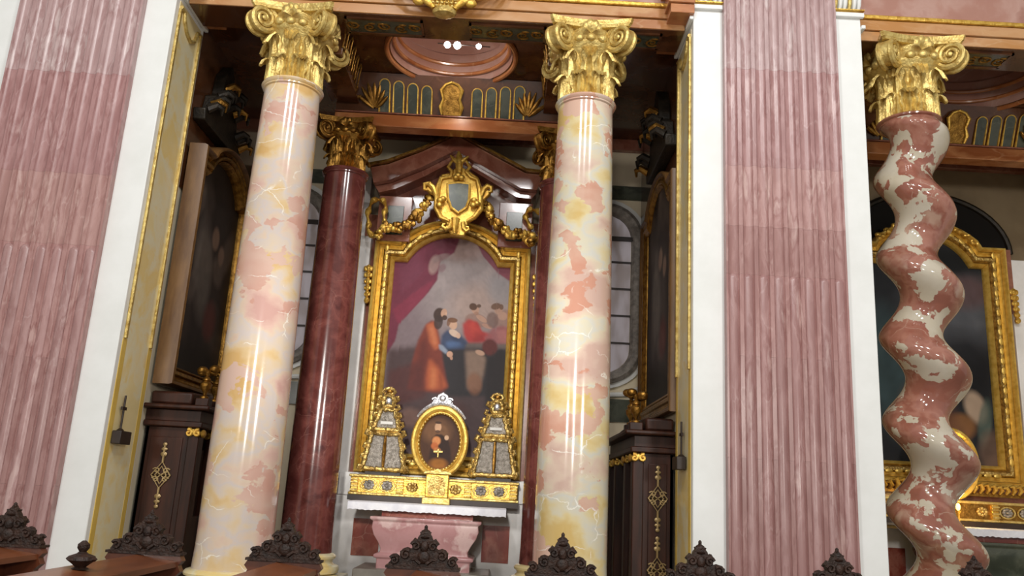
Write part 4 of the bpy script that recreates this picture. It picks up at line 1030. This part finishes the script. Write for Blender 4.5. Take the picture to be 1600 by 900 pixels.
def rosette(m_, x, y, z, r):
    for k in range(8):
        a = k * pi / 4; m_.ell((x + r * 0.6 * cos(a), y, z + r * 0.5 * sin(a)), (r * 0.36, 0.02, r * 0.3), 8, 5)
    m_.ell((x, y - 0.012, z), (r * 0.34, 0.025, r * 0.28), 8, 5)
def predella(label, xc, z, g, body='gilt', sc=1.0):
    t = thing('gilded_predella', label, 'predella', (xc, 11.88, z), g)
    MB().box(-1.18, 1.18, -0.06, 0.26, 0.04, 0.11).build('foot', 'iron_dark', t)
    MB().box(-1.16, 1.16, -0.02, 0.26, 0.11, 0.38).build('body', body, t, bevel=0.006)
    MB().box(-1.18, 1.18, -0.05, 0.27, 0.11, 0.15).build('lower_moulding', 'gilt_capital', t, bevel=0.012)
    MB().box(-1.18, 1.18, -0.05, 0.27, 0.35, 0.39).build('upper_moulding', 'gilt_capital', t, bevel=0.012)
    for s_ in (-1, 1):
        for x in (1.10, 0.47):
            MB().box(s_ * x - 0.05, s_ * x + 0.05, -0.06, 0.0, 0.15, 0.35).build('bracket', 'gilt', t, bevel=0.01)
            for q in (0.18, 0.23, 0.28, 0.32): MB().tube([(s_ * x - 0.05, -0.065, q), (s_ * x + 0.05, -0.065, q)], 0.014, 6).build('bracket_roll', 'gilt_capital', t)
        for x in (0.90, 0.65):
            m_ = MB()
            pts = [(s_ * x + 0.105 * cos(a), -0.03, 0.25 + 0.075 * sin(a)) for a in [2 * pi * k / 20 for k in range(20)]]
            m_.tube(pts, 0.012, 6, closed=True); m_.build('oval_rim', 'gilt_capital', t)
            m_ = MB(); rosette(m_, s_ * x, -0.03, 0.25, 0.085); m_.build('rosette', 'relic_grey', t)
        m_ = MB(); rosette(m_, s_ * 0.30, -0.03, 0.25, 0.09); m_.build('rosette', 'gilt_carved', t)
    return t
predella('long gilded predella with rosettes standing above the white altar cloth', AX + 0.02, 1.432, 'predellas')
predella('gilded predella with grey rosettes at the lower right, behind the twisted column', XB + 0.05, 1.527, 'predellas', 'gilt_dull')
# tabernacle in the middle of the predella
def tabernacle():
    xc, z = at(681, 783, 11.7)
    t = thing('tabernacle', 'plain gilded tabernacle block in the middle of the predella', 'tabernacle', (xc, 11.71, 1.472))
    MB().box(-0.19, 0.19, -0.06, 0.10, 0.0, 0.09).build('foot', 'gilt_capital', t, bevel=0.012)
    MB().box(-0.155, 0.155, -0.04, 0.10, 0.09, 0.40).build('body', 'gilt', t, bevel=0.01)
    MB().prism([(-0.12, 0.12), (0.12, 0.12), (0.12, 0.30), (0.08, 0.36), (0, 0.38), (-0.08, 0.36), (-0.12, 0.30)], -0.055, -0.04, 'y').build('door', 'gilt_carved', t)
    MB().prism([(-0.2, 0.40), (0.2, 0.40), (0.17, 0.44), (0.06, 0.45), (0, 0.48), (-0.06, 0.45), (-0.17, 0.44)], -0.07, 0.10, 'y').build('top', 'gilt_capital', t, bevel=0.008)
tabernacle()

# ------------------------------------------------------------------ pyramid reliquaries
def reliquary(label, px):
    Y = 12.0; xc, _ = at(px, 740, Y); zb = 1.824
    t = thing('pyramid_reliquary', label, 'reliquary', (xc, Y, zb), 'pyramid reliquaries on the predella'); t.scale = (0.95, 1, 0.87)
    MB().box(-0.26, 0.26, -0.04, 0.10, 0.0, 0.05).build('foot', 'iron_dark', t)
    tiers = [('lower_case', [(-0.31, 0.09), (0.31, 0.09), (0.21, 0.66), (-0.21, 0.66)]), ('upper_case', [(-0.20, 0.72), (0.20, 0.72), (0.11, 1.05), (-0.11, 1.05)]), ('top_case', [(-0.07, 1.10), (0.07, 1.10), (0.085, 1.2), (0.05, 1.28), (-0.05, 1.28), (-0.085, 1.2)])]
    for nm, o in tiers:
        c = MB().prism(o, -0.03, 0.09, 'y').build(nm, 'relic_grey', t, bevel=0.006)
        q = o
        # rocaille frame with lumpy edge
        pts = []; rr = []
        rng = random.Random(px + len(nm))
        for i in range(len(q)):
            a, b_ = q[i], q[(i + 1) % len(q)]; n = max(4, int(math.hypot(b_[0] - a[0], b_[1] - a[1]) / 0.035))
            for k in range(n):
                u = k / n; pts.append((a[0] + (b_[0] - a[0]) * u + 0.008 * rng.uniform(-1, 1), -0.045, a[1] + (b_[1] - a[1]) * u + 0.008 * rng.uniform(-1, 1))); rr.append(0.028 + 0.018 * abs(sin(k * 1.25)) * rng.uniform(0.6, 1.2))
        MB().tube(pts, rr, 7, closed=True).build('rocaille_frame', 'gilt_carved', t)
    for s_ in (-1, 1):
        for (x, z, r) in ((0.33, 0.1, 0.05), (0.30, 0.28, 0.04), (0.27, 0.45, 0.045), (0.25, 0.66, 0.06), (0.22, 0.8, 0.04), (0.17, 0.95, 0.045), (0.14, 1.08, 0.045), (0.12, 1.22, 0.04)):
            MB().tube([(s_ * x - s_ * 0.02, -0.03, z - 0.05), (s_ * (x + 0.03), -0.05, z), (s_ * (x + 0.015), -0.06, z + 0.045), (s_ * (x - 0.02), -0.06, z + 0.04)], [r * 0.5, r * 0.75, r * 0.6, r * 0.3], 7).build('leaf_curl', 'gilt_carved', t)
        MB().prism([(s_ * 0.035, 0.14), (s_ * 0.24, 0.14), (s_ * 0.16, 0.6), (s_ * 0.03, 0.6)], -0.045, -0.03, 'y').build('relic_panel', 'relic_grey', t)
        MB().tube([(s_ * 0.05, -0.05, 1.3), (s_ * 0.09, -0.05, 1.34), (s_ * 0.06, -0.05, 1.38), (0, -0.05, 1.40)], 0.028, 7).build('crest_scroll', 'gilt_carved', t)
    MB().tube([(0, -0.05, 0.1), (0, -0.06, 0.35), (0, -0.05, 0.62)], [0.02, 0.03, 0.02], 7).build('centre_bar', 'gilt_dull', t)
    MB().box(-0.09, 0.09, -0.055, -0.03, 0.81, 0.855).build('paper_label', 'paper_label', t)
    MB().ell((0, -0.045, 1.19), (0.045, 0.025, 0.06), 10, 6).build('relic', 'silver', t)
    MB().ell((0, -0.03, 1.36), (0.05, 0.03, 0.06), 10, 6).build('crest', 'gilt_dull', t)
reliquary('gilded pyramid reliquary left of the oval picture', 598)
reliquary('gilded pyramid reliquary right of the oval picture', 771)

# ------------------------------------------------------------------ oval pictures
def oval(label, xc, zc, Y, painter, g, crest=True):
    rx, rz_ = 0.40, 0.50
    t = thing('oval_picture', label, 'picture', (xc, Y, zc - rz_ - 0.02), g)
    c0 = rz_ + 0.02
    def ring(k, d): return [((rx - k) * cos(2 * pi * i / 56), d, c0 + (rz_ - k) * sin(2 * pi * i / 56)) for i in range(56)]
    MB().loops([ring(0, 0.05), ring(0, -0.04), ring(0.02, -0.07), ring(0.05, -0.075), ring(0.08, -0.05), ring(0.09, -0.03), ring(0.09, 0.05)]).build('frame', 'gilt_frame', t)
    MB().loops([ring(0.09, 0.05), ring(0.09, -0.045), ring(0.105, -0.05), ring(0.125, -0.02), ring(0.125, 0.05)]).build('inner_frame', 'gilt', t)
    bd = MB()
    for i in range(44):
        a = 2 * pi * i / 44; bd.ell(((rx - 0.11) * cos(a), -0.045, c0 + (rz_ - 0.11) * sin(a)), 0.015, 6, 4)
    bd.build('beading', 'gilt_capital', t)['kind'] = 'stuff'
    U, V = np.meshgrid(np.linspace(0, 1, 60), np.linspace(0, 2 * pi, 120))
    Xs = U * (rx - 0.11) * np.cos(V); Zs = U * (rz_ - 0.11) * np.sin(V)
    canvas_mesh('portrait', np.stack([Xs, np.full_like(Xs, 0.02), Zs + c0], -1), painter(Xs, Zs), t)
    MB().prism([((rx - 0.02) * cos(2 * pi * i / 40), c0 + (rz_ - 0.02) * sin(2 * pi * i / 40)) for i in range(40)], 0.03, 0.055, 'y').build('backing', 'wood_dark', t)
    if crest:
        sl = MB()
        sl.tube([((rx + 0.03) * cos(a), -0.02, c0 + (rz_ + 0.03) * sin(a)) for a in [radians(38 + 104 * k / 20) for k in range(21)]], [0.015 + 0.02 * sin(pi * k / 20) for k in range(21)], 8)
        cr = sl.build('silver_crest', 'silver', t)
        MB().prism([(-0.17, c0 + rz_ + 0.0), (-0.14, c0 + rz_ + 0.06), (-0.10, c0 + rz_ + 0.08), (-0.07, c0 + rz_ + 0.15), (0, c0 + rz_ + 0.19), (0.07, c0 + rz_ + 0.15), (0.10, c0 + rz_ + 0.08), (0.14, c0 + rz_ + 0.06), (0.17, c0 + rz_ + 0.0)], -0.04, 0.02, 'y').build('crest_plate', 'silver', cr, bevel=0.012)
        for s_ in (-1, 1):
            MB().tube(scroll_pts((s_ * 0.10, -0.05, c0 + rz_ + 0.06), 0.05, 1.3, 14, s_, 0.3), 0.014, 6).build('crest_scroll', 'silver', cr)
        MB().ell((0, -0.05, c0 + rz_ + 0.10), (0.05, 0.025, 0.045), 10, 6).build('crest_boss', 'silver', cr)
    return t
def paint_oval(Xs, Zs):
    c = Canvas(Xs * 100, Zs * 100, (70, 44, 30))
    c.blob(-6, 14, 20, 16, (120, 84, 56), 0.7, 0, 1); c.poly([(-14, -30), (-12, 4), (-6, 10), (2, 10), (12, 2), (16, -12), (18, -34)], (46, 28, 22), 1, 2)
    c.blob(-4, 20, 4.6, 6.4, (190, 150, 118), 1, 0, 3); c.blob(-4, 26.4, 4.6, 1.8, (66, 44, 32), 1, 0, 3); c.blob(-4, 14, 3.4, 2.0, (74, 50, 38), 0.9, 0, 3)
    c.blob(-5, 1, 6, 6, (196, 128, 78), 0.95, 20, 1.6); c.blob(-7, -6, 5, 5, (176, 96, 52), 0.9, 0, 1.6); c.blob(-3, -12, 5, 4, (180, 116, 66), 0.8, 0, 1.5); c.blob(9, 6, 3, 3.4, (196, 160, 130), 0.9, 0, 2)
    c.blob(0, -30, 12, 7, (150, 96, 36), 0.8, 0, 1); c.mottle(0.05, 8); return c.c
ox, oz = at(687, 690, 11.78)
t = oval('oval gold framed portrait with a silver crest on the tabernacle', ox, oz, 11.80, paint_oval, 'oval pictures')
crs = MB().box(-0.011, 0.011, -0.012, 0.0, -0.045, 0.07); crs.box(-0.065, 0.065, -0.012, 0.0, 0.018, 0.045)
c_ = crs.build('gilt_cross', 'gilt_capital', t, bevel=0.004); c_.location = (-0.012, -0.0, 0.52 - 0.17)
ox2, oz2 = at(1484, 724, 11.8)
oval('glowing gold oval frame half hidden behind the twisted column', ox2, oz2, 11.80, paint_oval, 'oval pictures', crest=False)
# warm altar lamp in the right chapel, standing on the predella
def altar_lamp():
    x, z = at(1500, 792, 11.55)
    t = thing('altar_lamp', 'small glowing altar lamp beside the twisted column', 'lamp', (x, 11.6, 1.568))
    MB().lathe([(0.05, 0), (0.055, 0.015), (0.015, 0.03), (0.012, z - 1.568 - 0.1), (0.03, z - 1.568 - 0.06), (0.032, z - 1.568 - 0.05)], 14).build('stand', 'gilt', t)
    MB().ell((0, 0, z - 1.568), (0.03, 0.03, 0.05), 10, 6).build('flame_glass', 'lamp_warm', t)
    l = bpy.data.lights.new('altar_lamp_light', 'POINT'); l.energy = 12; l.color = (1, 0.62, 0.2); l.shadow_soft_size = 0.05
    o = bpy.data.objects.new('altar_lamp_light', l); COL.objects.link(o); o.location = (x + 0.05, 11.45, z + 0.1)
M, nt, b = newmat('lamp_warm', 0.4); b.inputs['Emission Color'].default_value = (1, 0.55, 0.12, 1); b.inputs['Emission Strength'].default_value = 6; b.inputs['Base Color'].default_value = (0.8, 0.5, 0.1, 1)
altar_lamp()
# gilt openwork between predella and altarpiece in the right chapel
def relief_strip():
    t = thing('gilded_cresting', 'gilded openwork cresting along the foot of the right dark altarpiece', 'ornament', (XB + 0.05, 12.1, 1.99))
    rng = random.Random(2)
    MB().box(-1.2, 1.2, -0.02, 0.1, 0.0, 0.05).build('rail', 'gilt_dull', t)
    for k in range(26):
        x = -1.15 + 2.3 * k / 25; h = rng.uniform(0.1, 0.16)
        MB().tube([(x, -0.03, 0.04), (x + 0.03, -0.05, 0.04 + h * 0.5), (x + 0.0, -0.06, 0.04 + h), (x - 0.04, -0.05, 0.02 + h)], [0.02, 0.035, 0.03, 0.015], 7).build('leaf_scroll', 'gilt', t)
relief_strip()
# crest on the right altarpiece and dark lunette behind it
def right_crest():
    t = thing('gilded_crest', 'gilded leaf crest on top of the right dark altarpiece', 'ornament', (BX, 12.42, AZ + 4.3))
    rng = random.Random(11)
    for k in range(-6, 7):
        x = k * 0.12; z = -0.02 - 0.0075 * k * k
        m_ = MB()
        for q in range(4): m_.ell((x + rng.uniform(-0.05, 0.05), -0.05 + rng.uniform(-0.04, 0.02), z + rng.uniform(-0.03, 0.05)), (rng.uniform(0.03, 0.06), 0.04, rng.uniform(0.025, 0.05)), 8, 5)
        m_.build('blossom', 'gilt', t)
    t2 = thing('dark_lunette', 'dark painted lunette above the right altarpiece', 'lunette', (XB + 0.35, 12.9, 5.87))
    out = [(1.35 * cos(pi * k / 24), 0.95 * sin(pi * k / 24)) for k in range(25)]
    MB().prism(out, -0.03, 0.03, 'y').build('panel', 'void_dark', t2)
    MB().tube([(1.36 * cos(pi * k / 24), -0.03, 0.96 * sin(pi * k / 24)) for k in range(25)], 0.05, 8).build('rim', 'bronze_dark', t2)
right_crest()
# rear cornice of the chapels
for lab, a, b_ in (('red marble cornice along the rear wall of the middle chapel', -4.28, 2.06), ('red marble cornice along the rear wall of the right chapel', 4.06, 8.6)):
    t = thing('rear_cornice', lab, 'cornice', (0, 12.95, 7.3), 'rear wall cornices')
    MB().box(a + 0.01, b_ - 0.01, -0.12, -0.005, 0.0, 0.2).build('lower_band', 'marble_redbrown', t, bevel=0.01)
    MB().box(a + 0.01, b_ - 0.01, -0.18, -0.005, 0.205, 0.26).build('upper_band', 'marble_redbrown', t, bevel=0.01)

# ------------------------------------------------------------------ confessionals against the chapel side walls
def urn(parent, x, y, z, s_=1.0):
    o = MB().lathe([(0.05, 0), (0.05, 0.02), (0.02, 0.04), (0.025, 0.07), (0.06, 0.12), (0.065, 0.17), (0.04, 0.2), (0.05, 0.21), (0.045, 0.23), (0.015, 0.26), (0.03, 0.29), (0.004, 0.33)], 14).build('urn', 'gilt_dull', parent)
    o.location = (x, y, z); o.scale = (s_,) * 3
def filigree(parent, x, y, z):
    m_ = MB()
    def D(c, h, w_): m_.tube([(c[0], 0, c[1] + h), (c[0] + w_, 0, c[1]), (c[0], 0, c[1] - h), (c[0] - w_, 0, c[1])], 0.009, 6, closed=True)
    D((0, 0), 0.15, 0.085); D((0, 0), 0.10, 0.05)
    for s_ in (-1, 1):
        for q in (0.05, -0.05): m_.tube(scroll_pts((s_ * 0.045, 0, q), 0.035, 1.2, 12, s_, 0.4), 0.008, 6)
        m_.tube([(0, 0, s_ * 0.14), (0, 0, s_ * 0.34)], 0.011, 6); m_.ell((0, 0, s_ * 0.24), (0.03, 0.01, 0.03), 8, 5); m_.ell((0, 0, s_ * 0.30), (0.028, 0.01, 0.022), 8, 5); m_.ell((0, 0, s_ * 0.355), (0.02, 0.01, 0.024), 8, 5)
        m_.tube([(-0.085, 0, 0.0), (0.085, 0, 0)], 0.007, 6)
    m_.tube([(-0.06, 0, -0.06), (0.06, 0, 0.06)], 0.007, 6); m_.tube([(-0.06, 0, 0.06), (0.06, 0, -0.06)], 0.007, 6)
    o = m_.build('brass_filigree', 'brass_pale', parent); o.location = (x, y, z); o.scale = (1.3, 1, 1); return o
def confessional(label, xw, sg, depth, zf, filz):
    """against the wall at xw, front facing sg; its end panel looks to the nave"""
    y0, y1 = 10.05, 12.3; H = 1.92
    t = thing('confessional', label, 'confessional', (xw, 0, 0.30), 'dark wooden confessionals')
    X = lambda d: xw * 0 + sg * d
    bx = lambda d0, d1, ya, yb, za, zb: MB().box(min(X(d0), X(d1)), max(X(d0), X(d1)), ya, yb, za, zb)
    bx(0.02, depth, y0, y0 + 0.05, 0, H).build('end_panel', 'wood_dark', t, bevel=0.008)
    bx(0.10, depth - 0.14, y0 - 0.015, y0, 0.15, H - 0.12).build('end_field', 'wood_dark', t, bevel=0.012)
    bx(0.02, depth, y1 - 0.05, y1, 0, H).build('end_panel', 'wood_dark', t, bevel=0.008)
    bx(0.02, 0.06, y0, y1, 0, H).build('back_panel', 'void_dark', t)
    for k, (ya, yb) in enumerate(((y0 - 0.03, y0 + 0.15), (10.62, 10.80), (11.55, 11.73), (y1 - 0.15, y1 + 0.03))):
        bx(depth - 0.08, depth + 0.05, ya, yb, 0, H - 0.02).build('pilaster', 'wood_dark', t, bevel=0.012)
        m_ = MB(); c = (X(depth - 0.015), (ya + yb) / 2)
        for q in (-1, 1):
            m_.tube(scroll_pts((c[0] + q * 0.05, ya - 0.02, H - 0.06), 0.045, 1.2, 12, q, 1.2), 0.02, 6)
        m_.ell((c[0], ya - 0.01, H - 0.05), (0.06, 0.03, 0.04), 8, 5); m_.ell((c[0] + sg * 0.08, (ya + yb) / 2, H - 0.06), (0.03, 0.08, 0.05), 8, 5)
        m_.build('gilt_pilaster_capital', 'gilt', t)
    for ya, yb in ((y0 + 0.15, 10.62), (11.73, y1 - 0.15)):
        bx(depth - 0.05, depth, ya, yb, 0, 0.9).build('front_panel', 'wood_dark', t, bevel=0.01)
    bx(depth - 0.3, depth - 0.25, 10.80, 11.55, 0, 1.7).build('door', 'wood_dark', t, bevel=0.01)
    bx(0.0, depth + 0.08, y0 - 0.06, y1 + 0.06, H, H + 0.07).build('architrave', 'wood_dark', t, bevel=0.015)
    bx(0.0, depth + 0.03, y0 - 0.01, y1 + 0.01, H + 0.075, H + 0.2).build('frieze', 'wood_dark', t)
    bx(0.0, depth + 0.16, y0 - 0.14, y1 + 0.14, H + 0.205, H + 0.26).build('cornice', 'wood_dark', t, bevel=0.02)
    pts = [(y0, 0.265), (y1, 0.265), (y1, 0.42), (11.75, 0.44), (11.5, 0.46), (11.17, 0.48), (10.85, 0.46), (10.6, 0.44), (y0, 0.42)]
    MB().prism([(a, H + b_) for a, b_ in pts], min(X(0.02), X(depth - 0.1)), max(X(0.02), X(depth - 0.1)), 'x').build('curved_top', 'wood_dark', t, bevel=0.03)
    for yy in (y0 + 0.08, y0 + 0.45):
        bx(depth - 0.07, depth + 0.09, yy - 0.07, yy + 0.07, H + 0.265, H + 0.36).build('urn_block', 'wood_dark', t, bevel=0.01); urn(t, X(depth + 0.01), yy, H + 0.36, 1.05)
    m_ = MB(); rng = random.Random(4)
    for k in range(9): m_.ell((X(depth - 0.02 + 0.1 * rng.uniform(-1, 1)), y0 + 0.3 + rng.uniform(-0.18, 0.18), H + 0.72 + rng.uniform(-0.06, 0.06)), (0.06, 0.05, 0.05), 8, 5)
    m_.build('gilt_blossoms', 'gilt_dull', t)
    for z in filz: filigree(t, X(depth * 0.5 - 0.02), y0 - 0.03, z - 0.30)
    return t
zf = at(247, 742, 10.0)[1]
confessional('dark wooden confessional with brass filigree behind the left cream column', -4.27, 1, 0.62, 0, [zf])
confessional('dark wooden confessional with brass filigree left of the middle pier', 2.05, -1, 0.46, 0, [at(1043, 780, 10.0)[1], at(1043, 893, 10.0)[1]])

# ------------------------------------------------------------------ pews with carved finial crests
CREST = [(210, 0), (212, 10), (196, 30), (198, 48), (180, 54), (163, 34), (145, 50), (146, 84), (130, 92), (96, 90), (72, 108), (82, 138), (64, 164), (48, 154), (40, 175), (30, 188), (34, 200), (13, 205), (7, 216)]
S_ = 0.00113
def crest_mesh():
    m_ = MB()
    out = [(-x * S_, z * S_) for x, z in CREST] + [(0, 226 * S_)] + [(x * S_, z * S_) for x, z in CREST[::-1]]
    m_.prism(out, -0.03, 0.03, 'y')
    return m_.mesh('crest_board', 'wood_carved', smooth=False)
def crest_relief():
    m_ = MB()
    for s_ in (-1, 1):
        for d in (-0.035, 0.035):
            m_.tube(scroll_pts((s_ * 0.20, d, 0.035), 0.032, 1.3, 14, s_, 0.4), 0.011, 6)
            m_.tube(scroll_pts((s_ * 0.125, d, 0.075), 0.035, 1.3, 14, -s_, 0.8), 0.012, 6)
            m_.tube(scroll_pts((s_ * 0.06, d, 0.135), 0.032, 1.3, 14, s_, 0.2), 0.012, 6)
            m_.tube([(s_ * 0.02, d, 0.02), (s_ * 0.06, d, 0.05), (s_ * 0.09, d, 0.04)], [0.016, 0.014, 0.006], 6)
    for d in (-0.035, 0.035):
        m_.ell((0, d, 0.06), (0.045, 0.02, 0.045), 10, 6); m_.ell((0, d, 0.13), (0.03, 0.02, 0.04), 10, 6)
    return m_.mesh('crest_carving', 'wood_carved')
def crest_knob():
    return MB().lathe([(0.02, 0.175), (0.04, 0.185), (0.045, 0.195), (0.02, 0.205), (0.034, 0.22), (0.03, 0.235), (0.012, 0.245), (0.012, 0.265), (0.003, 0.275)], 14).mesh('crest_knob', 'wood_carved')
CM, CRM, CKM = crest_mesh(), crest_relief(), crest_knob()
END = [(-0.245, 1.125), (-0.265, 1.09), (-0.24, 1.06), (-0.26, 1.02), (-0.22, 0.98), (-0.24, 0.6), (-0.27, 0.4), (-0.27, 0), (0.27, 0), (0.27, 0.4), (0.24, 0.6), (0.22, 0.98), (0.26, 1.02), (0.24, 1.06), (0.265, 1.09), (0.245, 1.125)]
ENDM = MB().prism(END, 0.0, 0.07, 'y').mesh('end_panel', 'wood_pew_panel', smooth=False)
SLAB = MB().box(-0.255, 0.255, -0.03, 0.10, 1.125, 1.142).mesh('top_slab', 'wood_carved', smooth=False)
BACK = MB().prism([(-0.03, 0.1), (0.03, 0.1), (0.03, 1.08), (-0.03, 1.085)], 0, 1, 'y').mesh('back_board', 'wood_pew_panel', smooth=False)
RAIL = MB().prism([(-0.04, 1.085), (0.235, 1.05), (0.235, 1.085), (-0.04, 1.12)], 0, 1, 'y').mesh('top_rail', 'wood_pew', smooth=False)
SEAT = MB().prism([(0.03, 0.42), (0.42, 0.42), (0.42, 0.46), (0.03, 0.46)], 0, 1, 'y').mesh('seat', 'wood_pew', smooth=False)
def pew(label, X, Y, near, dz=0.0):
    t = thing('church_pew', label, 'pew', (X, Y, 0), 'carved church pews')
    share(ENDM, 'end_panel', t)
    share(SLAB, 'top_slab', t)
    cr = share(CM, 'crest', t, (0, 0.035, 1.142))
    share(CRM, 'crest_carving', cr); share(CKM, 'crest_knob', cr)
    L = Y - near
    share(BACK, 'back_board', t, (0, -L, 0), scale=(1, L, 1)); share(RAIL, 'top_rail', t, (0, -L, 0), scale=(1, L, 1)); share(SEAT, 'seat', t, (0, -L, 0), scale=(1, L, 1))
    return t
labs = ['carved pew end in front of the leftmost fluted pier, cut by the left edge', 'carved pew end in front of the left confessional, its rail running to the left corner', 'carved pew end in front of the dark red column', 'carved pew end in front of the pink sarcophagus altar',
        'carved pew end in front of the right cream column', 'carved pew end at the left edge of the middle fluted pier', 'carved pew end low in front of the middle fluted pier', 'carved pew end in front of the twisted column']
for k, lab in enumerate(labs):
    pew(lab, -0.504 + 0.955 * (k - 3), 6.0, 4.3)
# a lone lower finial on the rail at the left
def rail_finial():
    x, z = -2.36, 1.112
    t = thing('rail_finial', 'small turned finial on the pew rail before the left white pilaster', 'finial', (x, at_rail, z))
    MB().lathe([(0.05, 0), (0.03, 0.012), (0.05, 0.03), (0.078, 0.05), (0.07, 0.07), (0.03, 0.085), (0.02, 0.095), (0.033, 0.115), (0.032, 0.135), (0.01, 0.155)], 18).build('post', 'wood_carved', t)
    MB().ell((0, 0, 0.055), (0.09, 0.05, 0.022), 14, 6).build('collar', 'wood_carved', t)
at_rail = 5.0
rail_finial()
